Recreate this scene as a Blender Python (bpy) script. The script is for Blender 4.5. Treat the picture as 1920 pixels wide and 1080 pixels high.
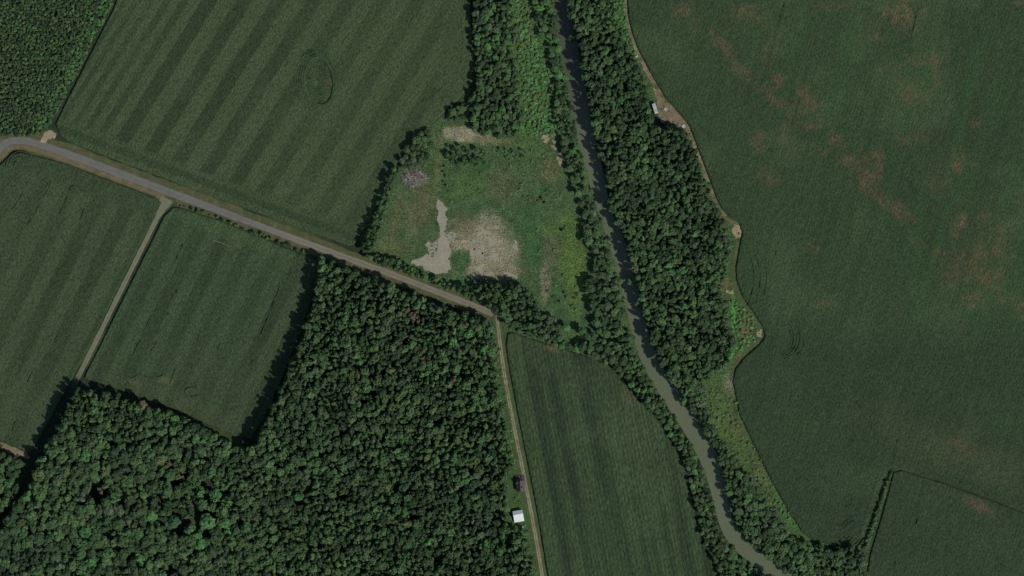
import bpy, math, random
import numpy as np
from mathutils import Vector

random.seed(7)
for o in list(bpy.data.objects):
    bpy.data.objects.remove(o)
S = bpy.context.scene
COL = S.collection

# ------------------------------------------------------------------ camera, sky, sun, exposure
MPP = 0.4                                   # metres of ground per photograph pixel (1920 wide)
CAM_H = 5000.0
cam_d = bpy.data.cameras.new('camera')
cam = bpy.data.objects.new('camera', cam_d)
COL.objects.link(cam)
cam.location = (0, 0, CAM_H)
cam.rotation_euler = (0, 0, 0)
cam_d.sensor_width = 36.0
cam_d.lens = 36.0 * CAM_H / (1920 * MPP)
cam_d.clip_start = 10.0
cam_d.clip_end = 40000.0
S.camera = cam

SUN_EL = math.radians(42)
SUN_AZ = math.atan2(0.80, -0.60)            # compass-like: x = sin, y = cos
world = bpy.data.worlds.new('World')
S.world = world
world.use_nodes = True
wn = world.node_tree.nodes
bg = wn['Background']
sky = wn.new('ShaderNodeTexSky')
sky.sky_type = 'NISHITA'
sky.sun_disc = False
sky.sun_elevation = SUN_EL
sky.sun_rotation = SUN_AZ
world.node_tree.links.new(sky.outputs[0], bg.inputs[0])
bg.inputs[1].default_value = 0.075
sun_d = bpy.data.lights.new('sun', 'SUN')
sun = bpy.data.objects.new('sun', sun_d)
COL.objects.link(sun)
sun_d.energy = 3.2
sun_d.angle = math.radians(0.5)
sun_d.color = (1.0, 0.955, 0.88)
sdir = Vector((math.sin(SUN_AZ) * math.cos(SUN_EL), math.cos(SUN_AZ) * math.cos(SUN_EL), math.sin(SUN_EL)))
sun.rotation_euler = sdir.to_track_quat('Z', 'Y').to_euler()
sun.location = sdir * 600
S.view_settings.view_transform = 'Standard'
S.view_settings.look = 'None'
S.view_settings.gamma = 1.0
S.view_settings.exposure = 0.0
S.view_settings.use_curve_mapping = False

# ------------------------------------------------------------------ helpers
KR, KG, KB = 0.82, 0.83, 0.85               # brightness of a flat sunlit surface of albedo 1


def lin(c):
    c = np.asarray(c, float) / 255.0
    return np.where(c <= 0.04045, c / 12.92, ((c + 0.055) / 1.055) ** 2.4)


def T(r, g, b):
    """surface colour whose sunlit look is about this sRGB value"""
    return lin((r, g, b)) / np.array((KR, KG, KB))


def P(px, py):
    return ((px - 960) * MPP, (540 - py) * MPP)


def PP(pts):
    return np.array([P(*p) for p in pts], float)


def to_px(x, y):
    return x / MPP + 960, 540 - y / MPP


def hash2(ix, iy, seed):
    h = (ix.astype(np.int64) * 374761393 + iy.astype(np.int64) * 668265263 + seed * 974634721) & 0x7fffffff
    h = ((h ^ (h >> 13)) * 1274126177) & 0x7fffffff
    h = h ^ (h >> 16)
    return (h & 0xffff) / 65535.0


def vnoise(x, y, size, seed=0):
    x = np.asarray(x, float) / size
    y = np.asarray(y, float) / size
    ix, iy = np.floor(x), np.floor(y)
    fx, fy = x - ix, y - iy
    fx = fx * fx * (3 - 2 * fx)
    fy = fy * fy * (3 - 2 * fy)
    a = hash2(ix, iy, seed); b = hash2(ix + 1, iy, seed)
    c = hash2(ix, iy + 1, seed); d = hash2(ix + 1, iy + 1, seed)
    return (a * (1 - fx) + b * fx) * (1 - fy) + (c * (1 - fx) + d * fx) * fy


def fbm(x, y, size, seed=0, oct=3):
    v = 0; amp = 1; tot = 0
    for k in range(oct):
        v = v + amp * vnoise(x, y, size / 2 ** k, seed + 17 * k)
        tot += amp; amp *= 0.5
    return v / tot


def inside(x, y, poly):
    x = np.asarray(x, float); y = np.asarray(y, float)
    r = np.zeros(x.shape, bool)
    n = len(poly)
    for i in range(n):
        x1, y1 = poly[i]; x2, y2 = poly[(i + 1) % n]
        if y1 == y2:
            continue
        c = ((y1 > y) != (y2 > y)) & (x < (x2 - x1) * (y - y1) / (y2 - y1) + x1)
        r ^= c
    return r


def seg_near(x, y, pts, closed=True):
    """nearest point on a polyline: distance, x, y"""
    best = np.full(x.shape, 1e18); bx = np.zeros(x.shape); by = np.zeros(x.shape)
    n = len(pts)
    for i in range(n if closed else n - 1):
        x1, y1 = pts[i]; x2, y2 = pts[(i + 1) % n]
        dx, dy = x2 - x1, y2 - y1
        L = dx * dx + dy * dy + 1e-12
        t = np.clip(((x - x1) * dx + (y - y1) * dy) / L, 0, 1)
        qx, qy = x1 + t * dx, y1 + t * dy
        d = (x - qx) ** 2 + (y - qy) ** 2
        m = d < best
        best = np.where(m, d, best); bx = np.where(m, qx, bx); by = np.where(m, qy, by)
    return np.sqrt(best), bx, by


def sdf(x, y, poly):
    d, _, _ = seg_near(x, y, poly)
    return np.where(inside(x, y, poly), -d, d)


def smooth(pts, n=2, closed=False):
    """Chaikin corner cutting"""
    p = [tuple(q) for q in pts]
    for _ in range(n):
        out = []
        m = len(p)
        rng = range(m) if closed else range(m - 1)
        if not closed:
            out.append(p[0])
        for i in rng:
            a, b = p[i], p[(i + 1) % m]
            out.append((a[0] * .75 + b[0] * .25, a[1] * .75 + b[1] * .25))
            out.append((a[0] * .25 + b[0] * .75, a[1] * .25 + b[1] * .75))
        if not closed:
            out.append(p[-1])
        p = out
    return p


def mesh_np(name, V, F, mat=None, tint=None, smooth_shade=False):
    """V (n,3), F = list of (m,k) int arrays"""
    me = bpy.data.meshes.new(name)
    V = np.asarray(V, np.float32)
    me.vertices.add(len(V)); me.vertices.foreach_set('co', V.ravel())
    if not isinstance(F, list):
        F = [F]
    F = [np.asarray(f, np.int32) for f in F if len(f)]
    nl = sum(f.size for f in F); nf = sum(len(f) for f in F)
    me.loops.add(nl)
    me.loops.foreach_set('vertex_index', np.concatenate([f.ravel() for f in F]))
    me.polygons.add(nf)
    starts = []; tots = []; s = 0
    for f in F:
        k = f.shape[1]
        starts.append(np.arange(len(f)) * k + s); tots.append(np.full(len(f), k)); s += f.size
    me.polygons.foreach_set('loop_start', np.concatenate(starts).astype(np.int32))
    me.polygons.foreach_set('loop_total', np.concatenate(tots).astype(np.int32))
    me.update(calc_edges=True)
    if tint is not None:
        a = me.attributes.new('tint', 'FLOAT_COLOR', 'POINT')
        tc = np.ones((len(V), 4), np.float32); tc[:, :3] = tint
        a.data.foreach_set('color', tc.ravel())
    if smooth_shade:
        me.polygons.foreach_set('use_smooth', np.ones(nf, bool))
    if mat is not None:
        me.materials.append(mat)
    return me


def link(name, me, parent=None, loc=None):
    o = bpy.data.objects.new(name, me)
    COL.objects.link(o)
    if parent is not None:
        o.parent = parent
    if loc is not None:
        o.location = loc
    return o


def tag(o, label=None, cat=None, group=None, kind=None):
    if label: o['label'] = label
    if cat: o['category'] = cat
    if group: o['group'] = group
    if kind: o['kind'] = kind
    return o


def empty(name, loc, rz=0):
    o = bpy.data.objects.new(name, None)
    COL.objects.link(o)
    o.location = loc
    o.rotation_euler = (0, 0, rz)
    o.empty_display_size = 0.5
    return o


class MB:
    """collects simple solids into one mesh"""
    def __init__(self):
        self.v = []; self.f = []

    def add(self, v, f):
        n = len(self.v)
        self.v += [tuple(q) for q in v]
        self.f += [tuple(i + n for i in q) for q in f]
        return self

    def box(self, x0, x1, y0, y1, z0, z1):
        v = [(x0, y0, z0), (x1, y0, z0), (x1, y1, z0), (x0, y1, z0), (x0, y0, z1), (x1, y0, z1), (x1, y1, z1), (x0, y1, z1)]
        return self.add(v, [(3, 2, 1, 0), (4, 5, 6, 7), (0, 1, 5, 4), (1, 2, 6, 5), (2, 3, 7, 6), (3, 0, 4, 7)])

    def tube(self, a, b, r0, r1, n=8, cap=True):
        a = Vector(a); b = Vector(b); d = (b - a).normalized()
        u = d.cross(Vector((0, 0, 1)))
        if u.length < 1e-3: u = Vector((1, 0, 0))
        u.normalize(); w = d.cross(u)
        v = []
        for p, r in ((a, r0), (b, r1)):
            for k in range(n):
                t = 2 * math.pi * k / n
                v.append(p + (u * math.cos(t) + w * math.sin(t)) * r)
        f = [(k, (k + 1) % n, n + (k + 1) % n, n + k) for k in range(n)]
        if cap:
            f += [tuple(range(n))[::-1], tuple(range(n, 2 * n))]
        return self.add(v, f)

    def prism(self, prof, y0, y1, axis='y'):
        """closed profile (x,z) extruded along y"""
        n = len(prof)
        v = [(p[0], y0, p[1]) for p in prof] + [(p[0], y1, p[1]) for p in prof]
        if axis == 'x':
            v = [(q[1], q[0], q[2]) for q in v]
        f = [(k, (k + 1) % n, n + (k + 1) % n, n + k) for k in range(n)]
        f += [tuple(range(n))[::-1], tuple(range(n, 2 * n))]
        return self.add(v, f)

    def build(self, name, mat, parent=None, bevel=0):
        me = bpy.data.meshes.new(name)
        me.from_pydata([tuple(q) for q in self.v], [], self.f)
        me.materials.append(mat)
        import bmesh
        bm = bmesh.new(); bm.from_mesh(me)
        bmesh.ops.recalc_face_normals(bm, faces=bm.faces)
        if bevel:
            bmesh.ops.bevel(bm, geom=bm.edges[:], offset=bevel, segments=2, affect='EDGES', profile=0.6)
        bm.to_mesh(me); bm.free()
        return link(name, me, parent)


# ------------------------------------------------------------------ materials
def new_mat(name):
    m = bpy.data.materials.new(name)
    m.use_nodes = True
    nt = m.node_tree
    b = nt.nodes['Principled BSDF']
    b.inputs['Roughness'].default_value = 0.9
    b.inputs['Specular IOR Level'].default_value = 0.15
    return m, nt, b


def tint_surface(name, layers, bump=None, rough=0.95, rows=None):
    """per-vertex ground colour times fine procedural grain.
    layers: (size_m, low, high, stretch(sx,sy), rot)"""
    m, nt, b = new_mat(name)
    N, L = nt.nodes, nt.links
    b.inputs['Roughness'].default_value = rough
    at = N.new('ShaderNodeAttribute'); at.attribute_name = 'tint'
    tc = N.new('ShaderNodeTexCoord')
    col = at.outputs['Color']
    last = None
    for (size, lo, hi, st, rot) in layers:
        mp = N.new('ShaderNodeMapping')
        mp.inputs['Rotation'].default_value = (0, 0, rot)
        mp.inputs['Scale'].default_value = (st[0] / size, st[1] / size, 1 / size)
        L.new(tc.outputs['Object'], mp.inputs['Vector'])
        nz = N.new('ShaderNodeTexNoise'); nz.inputs['Scale'].default_value = 1.0
        nz.inputs['Detail'].default_value = 2.0
        L.new(mp.outputs[0], nz.inputs['Vector'])
        mr = N.new('ShaderNodeMapRange')
        mr.inputs['From Min'].default_value = 0.3; mr.inputs['From Max'].default_value = 0.7
        mr.inputs['To Min'].default_value = lo; mr.inputs['To Max'].default_value = hi
        L.new(nz.outputs[0], mr.inputs['Value'])
        mx = N.new('ShaderNodeMix'); mx.data_type = 'RGBA'; mx.blend_type = 'MULTIPLY'
        mx.inputs['Factor'].default_value = 1.0
        L.new(col, mx.inputs['A']); L.new(mr.outputs[0], mx.inputs['B'])
        col = mx.outputs['Result']
        last = nz
    if rows:
        period, rot, lo, hi = rows
        mp = N.new('ShaderNodeMapping'); mp.inputs['Rotation'].default_value = (0, 0, rot)
        L.new(tc.outputs['Object'], mp.inputs['Vector'])
        wv = N.new('ShaderNodeTexWave'); wv.wave_type = 'BANDS'; wv.bands_direction = 'X'
        wv.inputs['Scale'].default_value = 0.31416 / period
        wv.inputs['Distortion'].default_value = 1.2; wv.inputs['Detail'].default_value = 2; wv.inputs['Detail Scale'].default_value = 0.6
        L.new(mp.outputs[0], wv.inputs['Vector'])
        mr = N.new('ShaderNodeMapRange'); mr.inputs['To Min'].default_value = lo; mr.inputs['To Max'].default_value = hi
        L.new(wv.outputs['Fac'], mr.inputs['Value'])
        mx = N.new('ShaderNodeMix'); mx.data_type = 'RGBA'; mx.blend_type = 'MULTIPLY'; mx.inputs['Factor'].default_value = 1.0
        L.new(col, mx.inputs['A']); L.new(mr.outputs[0], mx.inputs['B'])
        col = mx.outputs['Result']
    L.new(col, b.inputs['Base Color'])
    if bump and last:
        bp = N.new('ShaderNodeBump')
        bp.inputs['Strength'].default_value = bump[0]; bp.inputs['Distance'].default_value = bump[1]
        L.new(last.outputs[0], bp.inputs['Height']); L.new(bp.outputs[0], b.inputs['Normal'])
    return m


def plain(name, c, rough=0.8, spec=0.2, grain=0.15, size=0.5, metallic=0.0):
    m, nt, b = new_mat(name)
    N, L = nt.nodes, nt.links
    b.inputs['Roughness'].default_value = rough
    b.inputs['Specular IOR Level'].default_value = spec
    b.inputs['Metallic'].default_value = metallic
    tc = N.new('ShaderNodeTexCoord')
    nz = N.new('ShaderNodeTexNoise'); nz.inputs['Scale'].default_value = 1 / size; nz.inputs['Detail'].default_value = 4
    L.new(tc.outputs['Object'], nz.inputs['Vector'])
    rp = N.new('ShaderNodeValToRGB')
    c = np.array(c, float)
    rp.color_ramp.elements[0].position = 0.3; rp.color_ramp.elements[1].position = 0.7
    rp.color_ramp.elements[0].color = (*(c * (1 - grain)), 1); rp.color_ramp.elements[1].color = (*np.minimum(c * (1 + grain), 1), 1)
    L.new(nz.outputs[0], rp.inputs[0]); L.new(rp.outputs[0], b.inputs['Base Color'])
    return m


def leaf_material():
    m, nt, b = new_mat('foliage')
    N, L = nt.nodes, nt.links
    at = N.new('ShaderNodeAttribute'); at.attribute_name = 'tint'
    oi = N.new('ShaderNodeObjectInfo')
    mx = N.new('ShaderNodeMix'); mx.data_type = 'RGBA'; mx.blend_type = 'MULTIPLY'; mx.inputs['Factor'].default_value = 1.0
    L.new(at.outputs['Color'], mx.inputs['A']); L.new(oi.outputs['Color'], mx.inputs['B'])
    L.new(mx.outputs['Result'], b.inputs['Base Color'])
    b.inputs['Roughness'].default_value = 0.75
    b.inputs['Specular IOR Level'].default_value = 0.2
    tr = N.new('ShaderNodeBsdfTranslucent')
    L.new(mx.outputs['Result'], tr.inputs['Color'])
    ms = N.new('ShaderNodeMixShader'); ms.inputs[0].default_value = 0.18
    L.new(b.outputs[0], ms.inputs[1]); L.new(tr.outputs[0], ms.inputs[2])
    L.new(ms.outputs[0], N['Material Output'].inputs['Surface'])
    return m


def water_material():
    m, nt, b = new_mat('river_water')
    N, L = nt.nodes, nt.links
    b.inputs['Roughness'].default_value = 0.25
    b.inputs['Specular IOR Level'].default_value = 0.4
    at = N.new('ShaderNodeAttribute'); at.attribute_name = 'tint'
    L.new(at.outputs['Color'], b.inputs['Base Color'])
    tc = N.new('ShaderNodeTexCoord')
    nz = N.new('ShaderNodeTexNoise'); nz.inputs['Scale'].default_value = 0.9; nz.inputs['Detail'].default_value = 3
    L.new(tc.outputs['Object'], nz.inputs['Vector'])
    bp = N.new('ShaderNodeBump'); bp.inputs['Strength'].default_value = 0.25; bp.inputs['Distance'].default_value = 0.06
    L.new(nz.outputs[0], bp.inputs['Height']); L.new(bp.outputs[0], b.inputs['Normal'])
    return m


ROT_N = math.atan2(0.849, 0.528)
M_LEAF = leaf_material()
M_WATER = water_material()
GRAIN = [(5.0, .95, 1.05, (1, 1), 0), (1.0, .58, 1.42, (1, .6), -.55)]
M_CROP = tint_surface('crop_leaves', GRAIN, (0.7, 0.4), rows=(2.3, .556, .95, 1.04))
M_CROPW = tint_surface('crop_leaves_west', GRAIN, (0.7, 0.4), rows=(2.3, .46, .94, 1.05))
M_CROPE = tint_surface('crop_leaves_east', GRAIN, (0.7, 0.4), rows=(2.6, .315, .92, 1.06))
M_CROPS = tint_surface('crop_leaves_south', [(5.0, .95, 1.05, (1, 1), 0), (1.1, .6, 1.4, (1.1, .4), -.35)], (0.8, 0.45), rows=(2.8, -.19, .84, 1.12))
M_SOIL = tint_surface('ground_cover', [(5.0, .85, 1.15, (1, 1), 0), (0.9, .72, 1.28, (1, 1), 0)], (0.6, 0.25))
M_GRASS = tint_surface('meadow_grass', [(9.0, .84, 1.16, (1, 1), 0), (2.6, .78, 1.22, (1, 1), 0), (1.0, .5, 1.5, (1, 1), 0)], (1.0, 0.6))
M_GRAVEL = tint_surface('gravel', [(3.0, .93, 1.07, (1, 1), 0), (0.6, .82, 1.18, (1, 1), 0)], (0.4, 0.1))
M_ROAD = tint_surface('worn_road', [(3.5, .93, 1.07, (1, 1), 0), (0.5, .88, 1.12, (1, 1), 0)], (0.15, 0.03))
M_BARK = plain('bark', (.09, .07, .055), grain=.4, size=.6)
M_DEADWOOD = plain('dead_wood', T(150, 142, 128), grain=.35, size=.8)

# ------------------------------------------------------------------ sheets
def sheet(name, poly_px, z, colorfn, mat, res=1.0, skirt=0.0, holes=(), relief=None, maskfn=None, smooth_n=0):
    poly = poly_px
    if smooth_n:
        poly = smooth(poly, smooth_n, True)
    poly = PP(poly)
    x0, y0 = poly.min(0) - res; x1, y1 = poly.max(0) + res
    nx = int((x1 - x0) / res) + 1; ny = int((y1 - y0) / res) + 1
    cx, cy = np.meshgrid(x0 + (np.arange(nx) + .5) * res, y0 + (np.arange(ny) + .5) * res)
    hp = [PP(h) for h in holes]
    if maskfn is None:
        keep = inside(cx, cy, poly)
        for h in hp:
            keep &= ~inside(cx, cy, h)
    else:
        keep = maskfn(cx, cy, poly)
    vx, vy = np.meshgrid(x0 + np.arange(nx + 1) * res, y0 + np.arange(ny + 1) * res)
    cnt = np.zeros((ny + 1, nx + 1), int)
    cnt[:-1, :-1] += keep; cnt[1:, :-1] += keep; cnt[:-1, 1:] += keep; cnt[1:, 1:] += keep
    used = cnt > 0
    bnd = used & (cnt < 4)
    X = vx.copy(); Y = vy.copy()
    if maskfn is None:
        bx, by = X[bnd], Y[bnd]
        d, qx, qy = seg_near(bx, by, poly)
        for h in hp:
            d2, q2x, q2y = seg_near(bx, by, h)
            m = d2 < d
            d = np.where(m, d2, d); qx = np.where(m, q2x, qx); qy = np.where(m, q2y, qy)
        m = d < 1.5 * res
        X[bnd] = np.where(m, qx, bx); Y[bnd] = np.where(m, qy, by)
    idx = -np.ones(used.shape, int)
    idx[used] = np.arange(used.sum())
    xs, ys = X[used], Y[used]
    zs = np.full(xs.shape, float(z))
    if relief is not None:
        zs = zs + relief(xs, ys)
    jj, ii = np.nonzero(keep)
    F = np.stack([idx[jj, ii], idx[jj, ii + 1], idx[jj + 1, ii + 1], idx[jj + 1, ii]], 1)
    px, py = to_px(xs, ys)
    C = np.maximum(colorfn(px, py), 0.002)
    C = C * np.array({'crop_field': (1.01, 1.02, .96), 'meadow': (1.06, 1.06, 1.0)}.get(name, (1, 1, 1)))   # species hue of the whole sheet
    V = np.stack([xs, ys, zs], 1)
    if skirt:
        e = np.concatenate([F[:, [0, 1]], F[:, [1, 2]], F[:, [2, 3]], F[:, [3, 0]]])
        key = np.sort(e, 1); key = key[:, 0].astype(np.int64) * (len(V) + 1) + key[:, 1]
        u, inv, c = np.unique(key, return_inverse=True, return_counts=True)
        be = e[c[inv] == 1]
        bv, binv = np.unique(be, return_inverse=True)
        binv = binv.reshape(be.shape)
        low = V[bv].copy(); low[:, 2] = z - skirt
        n0 = len(V)
        V = np.concatenate([V, low]); C = np.concatenate([C, C[bv]])
        SF = np.stack([be[:, 1], be[:, 0], binv[:, 0] + n0, binv[:, 1] + n0], 1)
        F = [F, SF]
    me = mesh_np(name, V, F, mat, C)
    return link(name, me)


def strip(name, pts, half, z, colorfn, mat, cols=9, n_smooth=2, step=1.5):
    """ribbon along a pixel polyline; half = half width(s) in pixels; colorfn(px,py,t,s) with t in -1..1"""
    pts = smooth(pts, n_smooth)
    p = PP(pts)
    d = np.r_[0, np.cumsum(np.hypot(*np.diff(p, axis=0).T))]
    n = max(2, int(d[-1] / step))
    s = np.linspace(0, d[-1], n)
    x = np.interp(s, d, p[:, 0]); y = np.interp(s, d, p[:, 1])
    tx = np.gradient(x); ty = np.gradient(y); L = np.hypot(tx, ty)
    nx, ny = -ty / L, tx / L
    if callable(half):
        h = half(s / d[-1], x, y) * MPP
    else:
        h = np.full(n, float(half) * MPP)
    t = np.linspace(-1, 1, cols)
    hj = h[:, None] * (1 + 0.18 * (vnoise(s, s * 0, 4, 5)[:, None] - .5) * np.abs(t)[None, :])
    X = x[:, None] + nx[:, None] * hj * t; Y = y[:, None] + ny[:, None] * hj * t
    px, py = to_px(X, Y)
    C = colorfn(px, py, np.broadcast_to(t, X.shape), np.broadcast_to((s / d[-1])[:, None], X.shape))
    V = np.stack([X.ravel(), Y.ravel(), np.full(X.size, float(z))], 1)
    i = np.arange(n - 1)[:, None] * cols + np.arange(cols - 1)[None, :]
    i = i.ravel()
    F = np.stack([i, i + cols, i + cols + 1, i + 1], 1)[:, ::-1]
    me = mesh_np(name, V, F, mat, np.maximum(C.reshape(-1, 3), .002))
    return link(name, me)


def mixc(a, b, f):
    f = np.asarray(f)[..., None]
    return a * (1 - f) + b * f


def blob(px, py, cx, cy, rx, ry=None, rot=0, soft=0.5, rag=0.5, seed=0):
    """soft noisy ellipse mask 0..1 in pixel coordinates"""
    ry = ry or rx
    a = math.radians(rot)
    dx, dy = px - cx, py - cy
    u = (dx * math.cos(a) + dy * math.sin(a)) / rx
    v = (-dx * math.sin(a) + dy * math.cos(a)) / ry
    r = np.sqrt(u * u + v * v) + rag * (fbm(px, py, min(rx, ry) * .9 + 4, seed + int(cx)) - .5) * 2
    f = np.clip((1 + soft - r) / (2 * soft), 0, 1)
    return f * f * (3 - 2 * f)


def sstep(a, b, x):
    t = np.clip((x - a) / (b - a), 0, 1)
    return t * t * (3 - 2 * t)


# ================================================================== THE GROUND
ROAD = [(-30, 315), (-8, 287), (6, 271), (20, 264), (40, 263), (62, 267), (100, 279), (200, 316), (300, 354), (400, 391),
        (520, 436), (640, 480), (740, 516), (830, 551), (900, 578), (934, 592)]
LANE_W = [(313, 372), (300, 398), (270, 458), (225, 548), (180, 640), (147, 706), (110, 780), (60, 875), (0, 990), (-40, 1060)]
LANE_S = [(932, 590), (935, 625), (944, 690), (957, 765), (972, 840), (985, 905), (997, 965), (1008, 1025), (1020, 1100)]


def c_ground(px, py):
    base = T(40, 50, 36)
    f = fbm(px, py, 60, 3)
    c = mixc(base, T(56, 68, 42), sstep(.4, .7, f))
    # grassier on the open margins
    c = mixc(c, T(58, 80, 46), blob(px, py, 975, 880, 40, 300, -8, .3, .2))
    c = mixc(c, T(60, 82, 44), blob(px, py, 1350, 700, 60, 120, 0, .3, .3))
    c = mixc(c, T(62, 74, 50), blob(px, py, 20, 250, 70, 12, 0, .4, .2))
    return c


gx = [-6000, -420, 420, 6000]
big = sheet('ground', [(-40, -40), (1960, -40), (1960, 1120), (-40, 1120)], 0.0, c_ground, M_SOIL, res=2.0)
tag(big, 'dark soil and rough grass under the woods and fields', 'ground', kind='structure')
# land beyond the frame, one ring joined to the same sheet
def outer_land():
    x0, y0 = P(-40, 1120); x1, y1 = P(1960, -40)
    R = 7000
    V = [(x0, y0, 0), (x1, y0, 0), (x1, y1, 0), (x0, y1, 0), (-R, -R, 0), (R, -R, 0), (R, R, 0), (-R, R, 0)]
    F = [(4, 5, 1, 0), (5, 6, 2, 1), (6, 7, 3, 2), (7, 4, 0, 3)]
    me = mesh_np('outer_land', np.array(V, float), np.array(F), M_SOIL, np.tile(T(46, 62, 44), (8, 1)))
    o = link('outlying_ground', me)
    tag(o, 'flat farmland carrying on beyond the fields', 'ground', kind='structure')
outer_land()

# ---- river
RL = [(0, 1034), (40, 1040), (80, 1046), (160, 1061), (240, 1077), (330, 1102), (390, 1118), (450, 1140), (500, 1153), (560, 1168),
      (620, 1184), (660, 1194), (700, 1213), (740, 1236), (780, 1263), (820, 1289), (860, 1311), (900, 1327), (940, 1337), (980, 1347),
      (1010, 1360), (1040, 1386), (1060, 1412), (1085, 1446)]
RR = [(0, 1064), (80, 1082), (160, 1098), (240, 1110), (330, 1134), (390, 1143), (450, 1172), (500, 1184), (560, 1202), (620, 1214),
      (660, 1228), (700, 1250), (740, 1275), (780, 1306), (820, 1329), (860, 1348), (900, 1359), (940, 1369), (980, 1378), (1010, 1394),
      (1040, 1432), (1060, 1462), (1085, 1496)]


def river_edge(tab, y):
    t = np.array(tab, float)
    return np.interp(y, t[:, 0], t[:, 1])


rp = [(1028, -40)] + [(x, y) for y, x in RL] + [(1475, 1110), (1530, 1110)] + [(x, y) for y, x in reversed(RR)] + [(1058, -40)]


def c_river(px, py):
    c = mixc(T(82, 91, 71), T(90, 97, 77), fbm(px, py, 50, 8))
    return mixc(c, T(70, 76, 60), blob(px, py, 1050, 80, 60, 160, 0, .5, .2))


tag(sheet('river', rp, 0.06, c_river, M_WATER, res=0.8, smooth_n=1), 'murky grey green river winding between wooded banks', 'river', kind='structure')

# ---- crop fields
def crop_relief(x, y):
    return 0.42 * (vnoise(x, y, 1.7, 21) - .5) + .2 * (fbm(x, y, 9, 22) - .5)


def streaks(px, py, nx, ny, along, across, seed):
    """noise stretched along the rows"""
    u = px * nx + py * ny; v = -px * ny + py * nx
    return fbm(u, v * across / along, across, seed)


NF = [(230, -30), (214, 15), (165, 110), (125, 190), (105, 232), (112, 252), (132, 267), (200, 293), (300, 331), (400, 369), (520, 412), (655, 461),
      (664, 458), (690, 418), (714, 370), (745, 305), (780, 258), (825, 218), (866, 180), (886, 152), (890, 105), (884, 50), (882, -30)]
OVAL = [(598 + 25 * math.cos(t) + 4 * math.sin(t), 152 + 43 * math.sin(t)) for t in np.linspace(0, 2 * math.pi, 40)[:-1]]
ROADP = smooth(ROAD, 2)


def c_north(px, py):
    light, dark = T(59, 73, 51), T(44, 58, 40)
    u = px * .849 + py * .528 + 2.5 * (fbm(px, py, 40, 31) - .5)
    ph = ((u - 320) / 55.3) % 1.0
    st = sstep(0, .05, ph) * (1 - sstep(.47, .52, ph))
    for a, b in ((196, 204), (214, 224), (237, 247), (262, 273), (289, 301)):
        st = np.where(u < 312, np.where((u > a) & (u < b), .75, np.where((u < 312) & (st > 0) & ((u > a - 12) & (u < b + 12)), 0, st * .0)), st) if False else st
    left = u < 312
    sl = np.zeros_like(u)
    for a, b in ((196, 204), (214, 224), (237, 247), (262, 273), (289, 301)):
        sl = np.maximum(sl, sstep(a - 2, a + 1, u) * (1 - sstep(b - 1, b + 2, u)))
    st = np.where(left, sl * .8, st)
    fade = .62 + .38 * sstep(700, 450, px + .3 * py)
    amp = (.95 + .5 * (fbm(px, py, 120, 33) - .5)) * fade
    # headlands: rows along the road and along the eastern edge
    d, _, _ = seg_near(px, py, ROADP, False)
    hd = sstep(62, 54, d)
    hs = np.where((d > 34) & (d < 47), .9, .25) * .9 + .25 * (fbm(px, py, 18, 35) - .5)
    he = sstep(828, 836, px + .12 * py - 4) * (py < 190)
    es = .25 + .3 * (streaks(px, py, 1, .05, 60, 6, 36) - .5)
    f = st * amp
    f = f * (1 - hd) + hs * hd
    f = f * (1 - he) + es * he
    c = mixc(light, dark, np.clip(f, 0, 1))
    g = fbm(px, py, 90, 37)
    c = c * (0.93 + .14 * g)[..., None]
    c = mixc(c, T(66, 72, 56), .3 * sstep(.55, .75, fbm(px, py, 70, 38)))
    c = mixc(c, T(50, 68, 46), .55 * blob(px, py, 598, 150, 44, 58, 0, .25, .1))
    return c * (0.95 + .1 * streaks(px, py, .849, .528, 50, 5, 39))[..., None]


f_n = sheet('crop_field', NF, 0.8, c_north, M_CROP, res=1.0, skirt=0.8, holes=[OVAL], relief=crop_relief)
tag(f_n, 'largest striped crop field above the road, with an oval island of grass in it', 'crop field', kind='stuff')

WF = [(-40, 372), (-20, 338), (2, 306), (22, 289), (40, 286), (120, 306), (200, 336), (292, 371), (303, 380), (296, 394), (262, 460), (217, 550), (172, 641),
      (138, 704), (118, 742), (92, 790), (72, 826), (56, 848), (40, 842), (0, 824), (-40, 815)]


def c_west(px, py):
    u = px * .896 + py * .444 + 3 * (fbm(px, py, 50, 41) - .5)
    ph = (u / 54.0 + .15) % 1
    st = sstep(0, .1, ph) * (1 - sstep(.5, .6, ph))
    d, _, _ = seg_near(px, py, ROADP, False)
    hd = sstep(62, 52, d)
    amp = .45 + .8 * (fbm(px, py, 130, 43) - .5)
    f = st * amp * (1 - hd) + .4 * hd
    c = mixc(T(56, 70, 50), T(44, 58, 40), np.clip(f * 1.3, 0, 1))
    c = c * (0.92 + .16 * fbm(px, py, 80, 44))[..., None]
    return c * (0.9 + .2 * streaks(px, py, .896, .444, 70, 5, 45))[..., None]


f_w = sheet('crop_field', WF, 0.8, c_west, M_CROPW, res=1.0, skirt=0.8, relief=crop_relief)
tag(f_w, 'striped crop field at the left frame edge, west of the pale farm lane', 'crop field', kind='stuff')

QF = [(325, 389), (336, 389), (420, 416), (500, 449), (560, 474), (600, 490), (597, 520), (584, 570), (566, 620), (545, 670), (518, 735), (497, 785), (470, 824), (440, 818),
      (330, 768), (240, 736), (205, 724), (158, 709), (163, 697), (188, 648), (233, 556), (278, 466), (308, 405)]


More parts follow.
